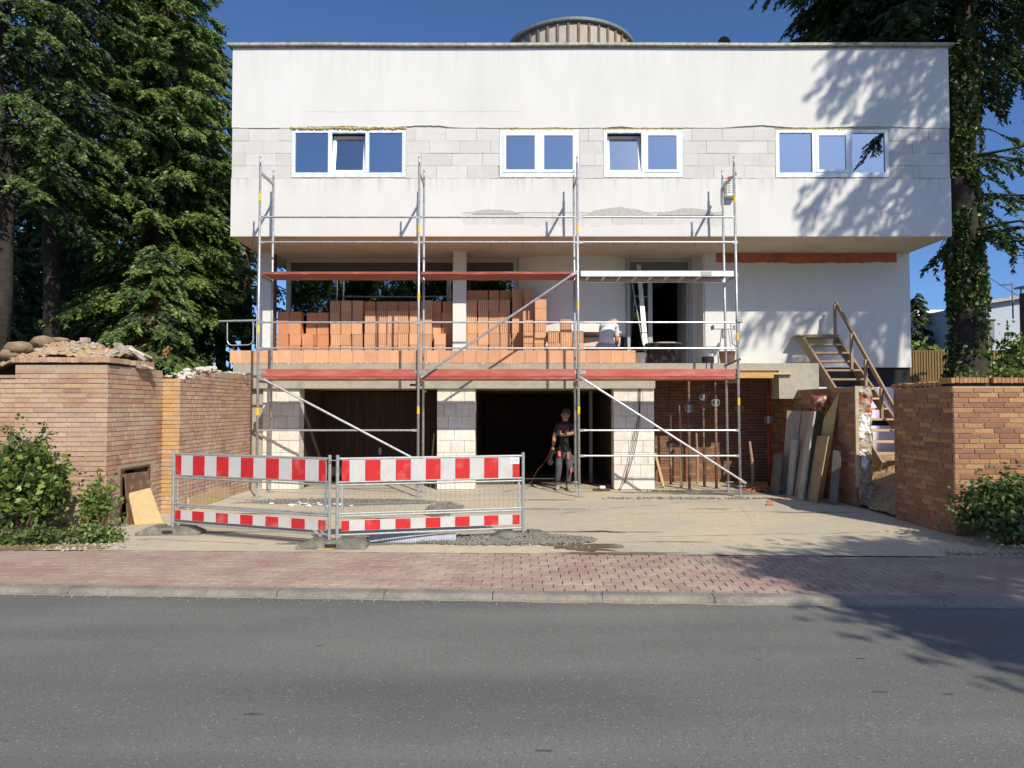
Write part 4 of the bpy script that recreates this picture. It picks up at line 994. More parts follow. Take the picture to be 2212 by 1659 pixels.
# ================================================================== barrier fence
M_rfl = mat("barrier_white", (.56,.56,.555), .45, var=.06, scale=5, col2=(.44,.42,.38), fac2=.36, scale2=5, sharp=.1); M_red = mat("barrier_red", (.55,.022,.025), .45, var=.12, scale=6, col2=(.56,.11,.09), fac2=.36, scale2=7, sharp=.08)
M_rub = mat("recycled_rubber", (.17,.165,.14), .9, var=.3, scale=14, col2=(.27,.26,.21), fac2=.4, scale2=6, bump=.5, bscale=30)
def barrier(A, B, n_stripe, label, note=False):
    A=Vector(A);B=Vector(B);D=B-A;L_=D.length;a=math.atan2(D.y,D.x)
    root=empty("safety_barrier",(A+B)/2,label,"barrier",group=None); root.rotation_euler=(0,0,a); O=(A+B)/2; WORLD[root.name]=Vector((0,0,0))
    root.location=O
    def bd(mb,nm,m,par=root,**k): return mb.build(nm,m,par,**k)
    h=L_/2; z0=O.z
    for s in (-1,1): bd(MB().tube([(s*h,0,0),(s*h,0,1.03)],.021,10),"post",M_galvd)
    for z in (.985,.70,.665,.315,.285,.06): bd(MB().tube([(-h+.02,0,z),(h-.02,0,z)],.0125 if z not in(.985,) else .016,8),"rail",M_galvd)
    for z,hh in ((.84,.265),(.172,.13)):
        w_=L_-.1; o=bd(MB().box(-w_/2,w_/2,-.012,.012,z-hh/2,z+hh/2),"barrier_board",M_rfl)
        sw_=w_/(n_stripe-1)*.5; step=w_/(n_stripe-1)
        for k in range(n_stripe):
            c=-w_/2+k*step; l0=max(c-sw_/2,-w_/2);l1=min(c+sw_/2,w_/2)
            q=MB().box(l0,l1,-.0145,.0145,z-hh/2+.004,z+hh/2-.004).build("red_stripe",M_red,o)
    mb=MB()
    n=int((L_-.14)/.062)
    for k in range(n+1): x=-h+.07+(L_-.14)*k/n; mb.tube([(x,0,.315),(x,0,.665)],.0022,4,cap=False)
    for z in (.43,.55): mb.tube([(-h+.05,0,z),(h-.05,0,z)],.0028,4,cap=False)
    bd(mb,"wire_mesh",M_galvd)
    for s in (-1,1): bd(MB().box(s*(h-.055)-.012,s*(h-.055)+.012,-.006,.006,.30,.68),"mesh_flat",M_galv)
    s=1 if note else -1
    bd(MB().tube([(h*-s,0,.95),(h*-s-.03*s,-.03,.97),(h*-s-.10*s,-.02,.965)],.005,6),"hook",M_galvd)
    if note:
        st_=bd(MB().box(h-.17,h-.055,-.0165,-.0150,.885,.965),"sticker",mat("paper_white",(.85,.85,.84),.6))
        cu=bpy.data.curves.new("sticker_text","FONT"); cu.body="Lotsj"; cu.size=.045; cu.extrude=.0004
        to=bpy.data.objects.new("sticker_text",cu); COL.objects.link(to); dg=bpy.context.evaluated_depsgraph_get()
        me=bpy.data.meshes.new_from_object(to.evaluated_get(dg)); bpy.data.objects.remove(to); me.materials.clear(); me.materials.append(mat("print_blue",(.05,.14,.4),.6))
        t=link("lettering",me,(h-.163,-.0176,.925),st_,rot=(math.pi/2,0,0))
        MB().box(h-.16,h-.07,-.0176,-.017,.905,.912).build("print_line",MATS["print_blue"],st_)
    return root
PA=P(373,1136,9.36); PBm=P(711,1163,8.47); PC=P(728,1163,8.45); PD_=P(1130,1147,8.97)
for q in (PA,PBm,PC,PD_): q.z=.095
barrier(PA,PBm,7,"red and white barrier panel angled towards the left wall")
barrier(PC,PD_,7,"red and white barrier panel with a paper sticker at its right end",note=True)
def foot(c, rz, label):
    m=MB(); pr=[(-.42,0),(.42,0),(.42,.03),(.26,.105),(.10,.115),(.09,.092),(-.09,.092),(-.10,.115),(-.26,.105),(-.42,.03)]
    V=[];n=len(pr)
    for y in (-.12,.12): V+=[(p[0]*(1 if abs(p[0])<.4 else 1),y*(1 if p[1]<.05 else .85),p[1]) for p in pr]
    m.add(V,[tuple(range(n)),tuple(range(2*n-1,n-1,-1))]+[(i,n+i,n+(i+1)%n,(i+1)%n) for i in range(n)])
    o=m.build("barrier_weight",M_rub,origin=(0,0,0),label=label,cat="barrier weight",group="rubber weights holding the barrier"); o.location=(c[0],c[1],.007); o.rotation_euler=(0,0,rz)
    mm=MB().box(-.07,.07,-.124,-.1205,.02,.06).build("grip_slot",mat("slot_dark",(.03,.03,.028),.9),None,origin=(0,0,0)); mm.parent=o; mm.location=(0,0,0)
foot((PA.x-.02,PA.y,0),.05,"grey rubber foot under the left end of the angled barrier panel")
foot(((PBm.x+PC.x)/2,(PBm.y+PC.y)/2-.0,0),.0,"mossy rubber foot where the two barrier panels meet")
foot((PD_.x-.03,PD_.y,0),.10,"rubber foot under the right end of the barrier, on gravel")
# grey drain pipe half buried in the dug gravel
p0=G(800,1171);p1=G(985,1170); b=MB(); n=70
b.tube([p0.lerp(p1,i/n)+Vector((0,0,.02)) for i in range(n+1)],[.085+(.008 if i%2 else 0) for i in range(n+1)],14)
b.build("drain_pipe", mat("pipe_grey",(.42,.45,.5),.5,var=.15,scale=8,col2=(.3,.28,.24),fac2=.35,scale2=9), label="pale grey ribbed drain pipe half buried in gravel under the barrier", cat="pipe", smooth=False)
p=G(702,1189); MB().cbox(p.x-.1,p.x+.1,p.y-.05,p.y+.05,.006,.02,.004).build("wood_offcut", MATS["plank_pale"], label="small pale wood offcut on the edge of the pavement", cat="wood")
rg=random.Random(3); p=G(680,1092); b=MB()
for i in range(26): b.rock((p.x+rg.gauss(0,.35),p.y+rg.gauss(0,.1),.02),rg.uniform(.02,.06),rg,flat=.35,n=6)
b.build("lime_debris", M_lime, label="scatter of white lime flakes behind the angled barrier", cat="debris", kind="stuff")
p=G(1640,1062); b=MB()
for i in range(70):
    c=Vector((p.x+rg.gauss(0,.13),p.y+rg.gauss(0,.1),.02+abs(rg.gauss(0,.035)))); t=rg.uniform(-.7,.7); l=rg.uniform(.05,.13)
    b.bar(c-Vector((math.cos(t),math.sin(t),rg.uniform(-.3,.3)))*l,c+Vector((math.cos(t),math.sin(t),rg.uniform(-.3,.3)))*l,rg.uniform(.02,.05),.016)
b.build("broken_clay", mat("clay_shards",(.55,.17,.075),.85,var=.2,scale=15), label="small heap of broken red clay shards beside the scaffold foot", cat="rubble", kind="stuff")
for xd,yd,lb in ((1695,1074,'rightmost'),(1664,1085,'middle'),(1662,1092,'nearest')):
    p=G(xd,yd); MB().cbox(p.x-.06,p.x+.06,p.y-.03,p.y+.03,.006,.03,.006).build("clay_shard", MATS["clay_shards"], label=lb+" of the three loose red clay shards on the driveway", cat="shard", group="loose clay shards")

# ================================================================== props and sticks under the carport slab
M_prust = mat("prop_brown",(.16,.10,.075),.8,var=.4,scale=12,col2=(.42,.38,.33),fac2=.33,scale2=7); M_pred = mat("prop_red",(.36,.045,.03),.65,var=.3,scale=14,col2=(.45,.35,.3),fac2=.27,scale2=12)
M_stick = mat("stick_wood",(.34,.21,.14),.85,var=.2,scale=8)
ZU = ZF-.19
def prop(xd, d, label, m, split=.55):
    x=XP(xd,d); r=empty("steel_prop",(x,d,0),label,"prop",group="props under the carport slab")
    zs=ZU*split
    MB().tube([(x,d,.012),(x,d,zs)],.030,12).build("outer_tube",m,r,smooth=True); MB().tube([(x,d,zs-.02),(x,d,ZU-.01)],.0235,12).build("inner_tube",m,r,smooth=True)
    MB().tube([(x,d,zs-.1),(x,d,zs+.06)],.037,12).tube([(x-.03,d,zs-.08),(x-.075,d,zs-.06),(x-.075,d,zs+.03),(x-.03,d,zs+.05)],.007,6).tube([(x+.03,d,zs-.08),(x+.075,d,zs-.06),(x+.075,d,zs+.03),(x+.03,d,zs+.05)],.007,6).build("collar",M_galv,r)
    MB().cbox(x-.06,x+.06,d-.06,d+.06,.004,.013,.002).build("base_plate",m,r); MB().cbox(x-.06,x+.06,d-.06,d+.06,ZU-.012,ZU-.002,.002).build("top_plate",m,r)
prop(1660,15.0,"red painted steel prop standing alone right of the scaffold",M_pred,.60)
prop(1448,15.25,"brown steel prop nearest the white block pier",M_prust,.35); prop(1488,14.3,"paint-flecked steel prop, thickest of the row under the slab",M_prust,.7)
prop(1520,14.8,"slim dark steel prop in the middle of the carport",M_prust,.8); prop(1546,14.5,"dark steel prop just left of the scaffold's last bay end",M_prust,.75); prop(1597,15.3,"reddish steel prop hidden behind the right scaffold post",M_pred,.7)
for xd,d,h,lab in ((1470,14.5,1.75,"tall rough wooden stick propped among the carport props"),(1505,15.38,1.2,"wooden stick standing against the brick back wall")):
    x=XP(xd,d); MB().tube([(x,d,.006),(x+.01,d+.02,h*.5),(x-.005,d+.05,h)],[.03,.028,.024],9).build("wooden_stick",M_stick,label=lab,cat="stick")
x=XP(1620,14.6); MB().tube([(x+.01,14.5,.01),(x+.03,14.55,.45),(x,14.65,.98)],[.03,.033,.026],9).build("wooden_stick",M_stick,label="short pale stick right of the scaffold's last post",cat="stick")
a=G(1433,1054);c=P(1414,975,14.9); MB().bar(a+Vector((0,0,.02)),c,.05,.09,up=(0,1,0)).build("leaning_lath",MATS["plank_pale"],label="pale lath leaning on the right white block pier",cat="lath")
a=G(926,1050);c=P(938,936,14.95); MB().bar(a+Vector((0,.3,.02)),c,.03,.05,up=(0,1,0)).build("leaning_lath",MATS["plank_pale"],label="thin lath leaning on the middle white block pier",cat="lath")

# ================================================================== boards leaning by the stub wall
M_bd1=mat("board_grey",(.40,.335,.26),.85,var=.2,scale=5,stretch=(6,6,1)); M_bd2=mat("board_yellow",(.52,.37,.17),.8,var=.18,scale=5,stretch=(6,6,1)); M_bd3=mat("board_dark",(.16,.15,.135),.85,var=.25,scale=6); M_edge=mat("board_edge",(.60,.48,.32),.85)
def board(b0,b1,t1,t0,m,th,label,dd=.32,cut=None):
    """bottom corners on the ground, top corners dd deeper; thickness th towards the wall"""
    B0,B1=G(*b0),G(*b1); dB=max(B0.y,B1.y); T1,T0=P(*t1,B1.y+dd),P(*t0,B0.y+dd)
    B0.z=B1.z=.006; poly=[B0,B1,T1]+([P(*cut,(B0.y+B1.y)/2+dd*.8)] if cut else [])+[T0]
    n=(B1-B0).cross(T0-B0).normalized()
    if n.y<0: n=-n
    return MB().slabpoly(poly,n*th).build("leaning_board",m,label=label,cat="board")
board((1687,1066),(1711,1069),(1731,888),(1700,887),M_bd1,.04,"weathered brown board, leftmost tall one of the leaning boards")
board((1712,1071),(1735,1078),(1754,888),(1733,888),M_bd1,.05,"second tall brown board leaning left of the cut sheet")
board((1737,1076),(1752,1076),(1782,890),(1758,889),M_bd3,.05,"dark grey board leaning behind the yellow sheet",dd=.0)
board((1754,1079),(1774,1083),(1813,846),(1779,905),M_bd2,.02,"tall yellow sheet with slanted top leaning on the stub wall",dd=-.18)
board((1741,1081),(1763,1088),(1789,942),(1765,941),mat("board_ply",(.40,.29,.17),.85,var=.15,scale=6),.02,"short plywood piece in front of the leaning boards",dd=-.08)
board((1668,1064),(1683,1070),(1691,982),(1677,980),M_bd3,.05,"small dark board at the left foot of the leaning boards",dd=.2)
board((1790,1090),(1808,1092),(1818,974),(1800,972),M_bd3,.02,"short dark board leaning against the stub wall",dd=.02)
board((1699,1070),(1708,1072),(1722,950),(1709,949),mat("board_ash",(.46,.42,.36),.85,var=.2,scale=6),.04,"narrow ash-grey batten in front of the leftmost tall board",dd=.1)
board((1726,1079),(1735,1082),(1763,889),(1754,889),MATS["board_ash"],.03,"thin pale batten with a sunlit edge among the leaning boards",dd=.0)
p=P(1770,889,12.75); MB().lathe((p.x,p.y+.02,p.z+.0),[(.11,0),(.115,.14),(.14,.145),(.145,.29),(.125,.29),(.12,.16),(.0,.15)],18).build("clay_pipe_socket",mat("pot_red",(.28,.07,.045),.7,var=.3,col2=(.62,.6,.6),fac2=.4,scale2=12),label="red clay pipe socket with white smears on top of the leaning boards",cat="pipe",smooth=True)
# boards at the hatch of the left wall
M_osb=mat("hatch_board",(.55,.40,.20),.8,var=.12,scale=10)
B=[Vector((-5.44,10.0,.01)),Vector((-5.26,10.62,.01)),Vector((-5.56,10.72,.70)),Vector((-5.63,10.14,.62))]
B=[G(292,1136),G(352,1131),P(325,1054,10.30)]; B[0].z=B[1].z=.008
nn=(B[1]-B[0]).cross(B[2]-B[0]); r1=P(277,1066,10.0)-CAMV; B.append(CAMV+r1*(nn.dot(B[0]-CAMV)/nn.dot(r1)))      # fourth corner in the board's own plane
MB().slabpoly(B,(-.02,.015,0)).build("leaning_board",M_osb,label="pale square board leaning by the hatch in the left wall",cat="board")
B=[G(281,1143),G(293,1143),P(325,1040,10.75),P(266,1033,10.05)]; B=[Vector((XW+.10,10.03,.008)),Vector((XW+.18,10.62,.008)),Vector((XW+.012,10.70,.72)),Vector((XW+.012,10.08,.74))]
MB().slabpoly(B,(.02,0,0)).build("hatch_door",mat("hatch_brown",(.17,.105,.07),.8,var=.3,scale=9,col2=(.38,.28,.14),fac2=.32,scale2=9),label="loose brown hatch door set in the opening of the left wall",cat="door")

# ================================================================== timber stair at the right
M_tim=mat("stair_timber",(.33,.235,.155),.85,var=.2,scale=6,stretch=(1,1,6),objvar=.12); M_timl=mat("stair_light",(.52,.38,.24),.85,var=.15,scale=7,objvar=.1)
sx0,sx1=6.49,7.29; SY,SZ=15.45,ZP(727,15.5)
stair=empty("wooden_stair",((sx0+sx1)/2,13.8,.4),"makeshift wooden stair with handrail climbing to the right wall of the house","stair")
NT=13
for k in range(NT):
    z=SZ-.2*k; y=SY-.25*k
    MB().cbox(sx0+.03,sx1-.03,y-.13,y+.13,z-.04,z,.004).build("tread",M_tim if k<6 else M_timl,stair)
for x in (sx0,sx1-.04):
    a=Vector((x+.02,SY+.05,SZ-.04));c=Vector((x+.02,SY-.25*NT,SZ-.2*NT-.04)); MB().bar(a,c,.04,.22).build("stringer",M_tim,stair)
MB().cbox(sx0-.1,sx1+.0,SY-.14,15.70,SZ+.001,SZ+.035,.004).build("landing_board",M_tim,stair)
h0=P(1805,653,15.45);h1=P(1926,871,13.0)
MB().bar(h0,h1+(h1-h0)*.18,.04,.09).build("handrail",M_tim,stair)
d=(h1-h0)
for t in (.03,.36,.62,.88):
    q=h0+d*t; zb=SZ-(SY-q.y)/.25*.2-.12; MB().box(q.x-.075,q.x-.025,q.y-.03,q.y+.03,zb,q.z+.02).build("baluster",M_tim,stair)

# ================================================================== small things on the wall and the terrace
q=P(1574,410,FY); al=MB().cbox(q.x-.095,q.x+.11,FY-.17,FY-.001,ZP(429,FY),ZP(393,FY),.012).build("alarm_box",mat("alarm_cream",(.70,.69,.62),.6),label="cream louvred alarm box with red beacon on the upper wall",cat="alarm box")
for k in range(6):
    z=ZP(426,FY)+.045+k*.045
    for s in (-1,1): MB().box(q.x+s*.045-.03,q.x+s*.045+.03,FY-.173,FY-.1695,z,z+.014).build("louvre_slot",mat("slot_grey",(.10,.10,.09),.8),al)
MB().lathe((q.x-.01,FY-.09,ZP(393,FY)),[(.045,0),(.045,.03),(.04,.075),(.0,.085)],14).build("beacon",mat("beacon_red",(.65,.03,.02),.3),al,smooth=True)
# mortar tub
tc=Vector((XP(1433,14.75),14.75,ZF)); R1,R0,H=.36,.29,.42
tub=MB().lathe(tc,[(R0,0.003),(R1,H),(R1+.03,H),(R1+.03,H-.03),(R1+.02,H-.03),(R1,H-.005),(R0-.02,.03),(0,.03)][0:3]+[(R1+.02,H+.02),(R1-.02,H+.02),(R0-.02,.03),(0,.03)],30).build("mortar_tub",mat("tub_black",(.035,.035,.038),.6,var=.3,scale=8,col2=(.3,.29,.27),fac2=.36,scale2=9),label="black plastic mortar tub with grey rim beside the doorway",cat="tub",smooth=True)
MB().lathe((tc.x,tc.y,ZF+H+.021),[(R1+.022,0),(R1+.022,.018),(R1-.02,.018),(R1-.02,0)],30).build("rim",mat("rim_mortar",(.55,.54,.5),.9,var=.2),tub)
def bucket(xd,d,r,h,m,lab,handle=True):
    x=XP(xd,d); o=MB().lathe((x,d,ZF),[(r*.82,.003),(r,h),(r+.012,h),(r+.012,h-.025),(r*.98,h-.03),(r*.8,.02),(0,.02)][0:3]+[(r-.01,h),(r*.8,.02),(0,.02)],22).build("bucket",m,label=lab,cat="bucket",smooth=True)
    MB().tube([(x+r*math.cos(t),d-.03-.05*math.sin(t),ZF+h-.02-.12*math.sin(t)) for t in [math.pi*i/10 for i in range(11)]],.005,6).build("handle",M_galvd,o)
bucket(1383,14.55,.13,.24,mat("bucket_white",(.72,.74,.76),.5,var=.1,col2=(.10,.35,.6),fac2=.33,scale2=7),"white bucket with blue print at the end of the block course")
bucket(1572,14.7,.17,.28,mat("bucket_clay",(.50,.27,.17),.6,var=.2,col2=(.6,.5,.42),fac2=.35,scale2=8),"terracotta coloured bucket behind the right scaffold post")
x=XP(1530,14.6); b=MB()
for k in range(7): b.tube([(x+(.125-.006*(k%3))*math.cos(t),14.6+(.125-.006*(k%3))*math.sin(t),ZF+.02+.022*k) for t in [2*math.pi*i/18 for i in range(19)]],.012,6)
cc=b.build("cable_coil",mat("cable_black",(.03,.03,.032),.6),label="coiled black cable lying on the terrace slab",cat="cable")
MB().tube([(x+.06,14.6,ZF+.16),(x+.1,14.6,ZF+.28),(x+.2,14.62,ZF+.24),(x+.24,14.64,ZF+.02)],.006,6).build("plug_end",MATS["cable_black"],cc)
# long tools leaning in the doorway
def q8(a,c): return ((1420+.217*a)/1.1718,(640+.217*c)/1.1718)
a=P(*q8(1005,1262),15.0);c=P(*q8(905,140),16.1); a.z=ZF+.01
MB().bar(a,c,.10,.03,up=(0,1,0)).build("straightedge",mat("alu_pale",(.70,.71,.72),.4,metal=.3),label="long aluminium straightedge leaning in the terrace doorway",cat="straightedge")
a=P(*q8(1000,1255),14.9);c=P(*q8(825,330),16.2); a.z=ZF+.01
MB().tube([a,c],.017,8).build("lath_pole",mat("pole_grey",(.4,.4,.38),.6),label="thin grey pole leaning beside the straightedge",cat="pole")
x=XP(1440,14.2); 
# stand by the wall
p=P(*q8(1905,880),15.2); b=MB(); b.cbox(p.x-.24,p.x+.24,15.15,15.3,p.z-.02,p.z+.03,.01); b.cbox(p.x-.26,p.x-.2,15.1,15.35,p.z-.03,p.z+.07,.01); b.cbox(p.x+.2,p.x+.26,15.1,15.35,p.z-.03,p.z+.07,.01)
ws=b.build("work_stand",M_alup,label="small white work stand against the right wall behind the scaffold",cat="stand")
for dx,dy in ((-.18,-.1),(.18,-.1),(-.1,.1),(.1,.1)):
    MB().tube([(p.x+dx*.4,15.22+dy*.5,p.z-.02),(p.x+dx,15.22+dy,ZF+.004)],.008,6).build("leg",M_galvd,ws)
MB().box(p.x-.04,p.x+.04,15.18,15.26,p.z-.22,p.z-.02).build("stand_post",M_galvd,ws)
# hose / cables on the right pier and the floor
def zz3(a,c): return ((1400+.3014*a)/1.1718,(900+.3014*c)/1.1718)
pts=[P(*zz3(735,205),14.24),P(*zz3(728,480),14.23),P(*zz3(715,640),14.22),P(*zz3(680,830),14.2),P(*zz3(620,1020),14.15),P(*zz3(560,1140),14.05)]
pts[-1].z=.01; MB().tube(pts,.009,6).build("red_cable",mat("cable_red",(.22,.05,.05),.6),label="reddish cable hanging down the right white block pier",cat="cable")
pts=[P(*zz3(722,205),14.24),P(*zz3(722,500),14.23),P(*zz3(690,640),14.22),P(*zz3(640,880),14.18),P(*zz3(600,1080),14.1)]; MB().tube(pts,.008,6).build("black_cable",MATS["cable_black"],label="black cable hanging down the right white block pier",cat="cable")
c=G(*zz3(410,1135)); b=MB()
for k in range(5): b.tube([(c.x+(.14+.012*k)*math.cos(t),c.y+(.07+.01*k)*math.sin(t),.015+.004*k) for t in [2*math.pi*i/20 for i in range(21)]],.008,5)
cr=b.build("extension_cord",MATS["cable_red"],label="red extension cord coiled on the garage floor with a white socket",cat="cord")
MB().cbox(c.x-.05,c.x+.07,c.y-.04,c.y+.04,.04,.10,.012).build("socket_block",M_pvc,cr)
# ================================================================== people
M_skin=mat("skin",(.40,.205,.13),.6,var=.06,scale=20); M_skinp=mat("skin_sunlit",(.62,.33,.24),.6,var=.06,scale=20)  # standing man's skin darkened to stand for shade, mason's lighter as sunlit
M_tblack=mat("shirt_black",(.022,.02,.02),.9,var=.2,scale=8,bump=.4,bscale=14); M_tprint=mat("shirt_print",(.10,.045,.045),.9)
M_trou=mat("trousers_grey",(.085,.085,.088),.85,var=.35,scale=7,bump=.6,bscale=9); M_twhite=mat("shirt_white",(.74,.74,.76),.9,var=.05,scale=8,bump=.5,bscale=11)
M_tpale=mat("trousers_pale",(.34,.36,.40),.9,var=.1,scale=8,bump=.4,bscale=12); M_shoe=mat("shoe_grey",(.30,.28,.22),.9,var=.3,scale=14)
M_hair=mat("hair_dark",(.07,.045,.03),.8,var=.2,scale=40); M_orange=mat("patch_orange",(.80,.17,.07),.7); M_belt=mat("belt_black",(.015,.015,.016),.7)
def figure(parent, joints, bones, root_j, cloth, mats):
    """one continuous skinned body: joints {name:(pos,rx,ry)}, bones; every face takes the material of its nearest bone, cloth(bone, t)"""
    names=list(joints); me=bpy.data.meshes.new("body_cage")
    me.from_pydata([tuple(joints[n][0]) for n in names],[(names.index(a),names.index(b)) for a,b in bones],[])
    ob=bpy.data.objects.new("body_cage",me); COL.objects.link(ob)
    ob.modifiers.new("skin","SKIN"); lay=me.skin_vertices[0].data
    for i,n in enumerate(names):
        lay[i].radius=(joints[n][1],joints[n][2]); lay[i].use_root=(n==root_j)
    sb=ob.modifiers.new("sub","SUBSURF"); sb.levels=3; sb.render_levels=3
    dg=bpy.context.evaluated_depsgraph_get(); dg.update()
    new=bpy.data.meshes.new_from_object(ob.evaluated_get(dg)); bpy.data.objects.remove(ob)
    o0=WORLD[parent.name]; new.name="body"
    for v in new.vertices: v.co-=o0
    new.materials.clear()
    for m in mats: new.materials.append(m)
    segs=[(e,joints[e[0]][0],joints[e[1]][0],joints[e[0]][1],joints[e[1]][1]) for e in bones]
    for p in new.polygons:
        c=p.center+o0; best=None
        for e,a,b,ra,rb in segs:
            d=b-a; t=max(0,min(1,(c-a).dot(d)/d.length_squared)); q=(c-a-d*t).length-(ra+(rb-ra)*t)
            if best is None or q<best[0]: best=(q,e,t)
        p.material_index=cloth(best[1],best[2]); p.use_smooth=True
    o=bpy.data.objects.new("body",new); COL.objects.link(o); o.parent=parent; WORLD[o.name]=o0.copy(); return o
def dress(e,t):
    a,b=e
    if b in ('neck',): return 0 if t>.45 else 1
    if b in ('jaw','head','crown'): return 0
    if b[:2]=='wr': return 0
    if b[:2]=='el': return 1 if t<.62 else 0
    if b[:2] in ('hi','kn','an','ft') or a=='pelvis' and t<.22: return 2
    return 1
def hand(parent, wrist, dirv, palmn, m, curl=.6, s=1.0):
    """palm and five bent fingers"""
    w=Vector(wrist); d=Vector(dirv).normalized(); n=Vector(palmn).normalized(); n=(n-d*n.dot(d)).normalized(); a=d.cross(n); b=MB()
    b.tube([w,w+d*.03*s,w+d*.085*s],[.022*s,.034*s,.036*s],8)
    for i,(o,l) in enumerate(((-.03,.075),(-.01,.085),(.011,.08),(.031,.062))):
        p=w+d*.08*s+a*o*s; q=p+(d*math.cos(curl)+n*math.sin(curl))*l*.5*s; r_=q+(d*math.cos(curl*2.1)+n*math.sin(curl*2.1))*l*.45*s
        b.tube([p-d*.015,p,q,r_],[.009*s,.0095*s,.009*s,.0065*s],7)
    p=w+d*.03*s-a*.032*s; b.tube([p,p+(d*.6-a*.7+n*.3).normalized()*.035*s,p+(d*.9-a*.4+n*.6).normalized()*.07*s],[.012*s,.0105*s,.0075*s],7)
    return b.build("hand",m,parent,smooth=True)
# --- man standing in the garage opening
d0=14.35
def zq(a,c,d=d0): return P((1360+.1507*a)/1.1718,(1010+.1507*c)/1.1718,d)
man=empty("person",(zq(430,1490).x,d0,.004),"man in black t-shirt and grey work trousers standing in the open garage","person")
J={}; cxm=zq(450,0).x
def v(a,c,dy=0): q=zq(a,c); q.y=d0+dy; return q
hz=.004
J['pelvis']=(v(445,905,.05),.125,.10); J['waist']=(v(450,760,.05),.135,.095); J['chest']=(v(455,560,.05),.155,.105); J['upper']=(v(460,440,.06),.125,.085)
J['neck']=(v(470,375,.04),.056,.056); J['jaw']=(v(468,335,.0),.062,.070); J['head']=(v(478,265,.02),.078,.090); J['crown']=(v(488,200,.03),.066,.076)
J['shL']=(v(345,445,.06),.066,.066); J['elL']=(v(292,640,.10),.046,.046); J['wrL']=(v(270,800,.05),.032,.032)
J['shR']=(v(585,445,.06),.066,.066); J['elR']=(v(600,575,.0),.048,.048); J['wrR']=(v(415,598,-.22),.032,.032)
J['hipL']=(v(375,930,.05),.098,.098); J['knL']=(v(365,1120,-.04),.076,.078); J['anL']=(v(345,1385,.04),.058,.056); 
J['hipR']=(v(520,930,.05),.098,.098); J['knR']=(v(545,1120,.0),.074,.076); J['anR']=(v(525,1385,.08),.056,.056)
J['ftL']=(Vector((v(330,0).x,d0-.07,.06)),.045,.04); J['ftR']=(Vector((v(518,0).x,d0-.03,.06)),.045,.04)
bn=[('pelvis','waist'),('waist','chest'),('chest','upper'),('upper','neck'),('neck','jaw'),('jaw','head'),('head','crown'),('upper','shL'),('shL','elL'),('elL','wrL'),('upper','shR'),('shR','elR'),('elR','wrR'),
    ('pelvis','hipL'),('hipL','knL'),('knL','anL'),('anL','ftL'),('pelvis','hipR'),('hipR','knR'),('knR','anR'),('anR','ftR')]
body=figure(man,J,bn,'pelvis',dress,[M_skin,M_tblack,M_trou])
hand(man,J['wrR'][0]+Vector((.01,0,0)),(-.9,-.3,.25),(0,-.2,1),M_skin,1.0); hand(man,J['wrL'][0],(-.1,-.1,-1),(1,0,0),M_skin,.6)
q=J['wrR'][0]; MB().cbox(q.x-.12,q.x-.06,q.y-.07,q.y-.05,q.z+.0,q.z+.11,.004).build("phone",mat("phone_black",(.02,.02,.022),.3),label="dark phone held in front of the standing man's chest",cat="phone")
hd=J['head'][0]; b=MB(); cr=J['crown'][0]
b.lathe((cr.x+.003,cr.y+.012,cr.z-.035),[(.086,-.05),(.093,.0),(.083,.045),(.05,.08),(.0,.092)],18); b.build("hair",M_hair,man,smooth=True)
b=MB(); b.tube([hd+Vector((0,-.085,.01)),hd+Vector((-.004,-.108,-.03))],[.008,.014],7)
for s in (-1,1): b.rock((hd.x+s*.079,hd.y+.015,hd.z-.01),.026,random.Random(1),flat=1.2)
b.build("nose_and_ears",M_skin,man,smooth=True)
b=MB()
for s in (-1,1): b.rock((hd.x+s*.03,hd.y-.082,hd.z+.012),.009,random.Random(2),flat=.6); b.bar((hd.x+s*.015,hd.y-.09,hd.z+.03),(hd.x+s*.05,hd.y-.083,hd.z+.03),.008,.008)
b.bar((hd.x-.025,hd.y-.078,hd.z-.066),(hd.x+.025,hd.y-.078,hd.z-.066),.01,.007); b.build("eyes_and_mouth",M_hair,man)
for nm,fx in (('ftL',330),('ftR',518)):
    f=J[nm][0]; an=J['an'+nm[2]][0]; b=MB(); b.tube([(an.x,an.y+.05,.055),(an.x,an.y-.02,.06),(f.x,f.y-.03,.055),(f.x-.01,f.y-.12,.045),(f.x-.012,f.y-.165,.035)],[.045,.058,.052,.048,.028],10)
    b.tube([(an.x,an.y,.06),(an.x,an.y-.005,.15)],[.055,.058],10); o=b.build("shoe",M_shoe,man,smooth=True)
for (a,c,w_,h_,dy) in ((365,915,.055,.11,-.075),(508,950,.03,.14,-.075),(560,1190,.03,.10,-.085)):
    q=zq(a,c); MB().cbox(q.x-w_/2,q.x+w_/2,d0+dy-.03,d0+dy+.02,q.z-h_/2,q.z+h_/2,.008).build("orange_patch",M_orange,man)
q=zq(600,1000); MB().cbox(q.x-.05,q.x+.03,d0-.03,d0+.12,q.z-.11,q.z+.07,.025).build("cargo_pocket",M_trou,man)
q=zq(590,1160); MB().cbox(q.x-.04,q.x+.03,d0-.04,d0+.10,q.z-.09,q.z+.05,.025).build("cargo_pocket",M_trou,man)
q=zq(440,485); MB().cbox(q.x-.11,q.x+.11,d0-.075,d0-.06,q.z-.10,q.z+.07,.01).build("shirt_print",M_tprint,man)
q=zq(430,868); MB().lathe((J['pelvis'][0].x,d0+.05,q.z),[(.155,0),(.157,.04)],20).build("belt",M_belt,man)
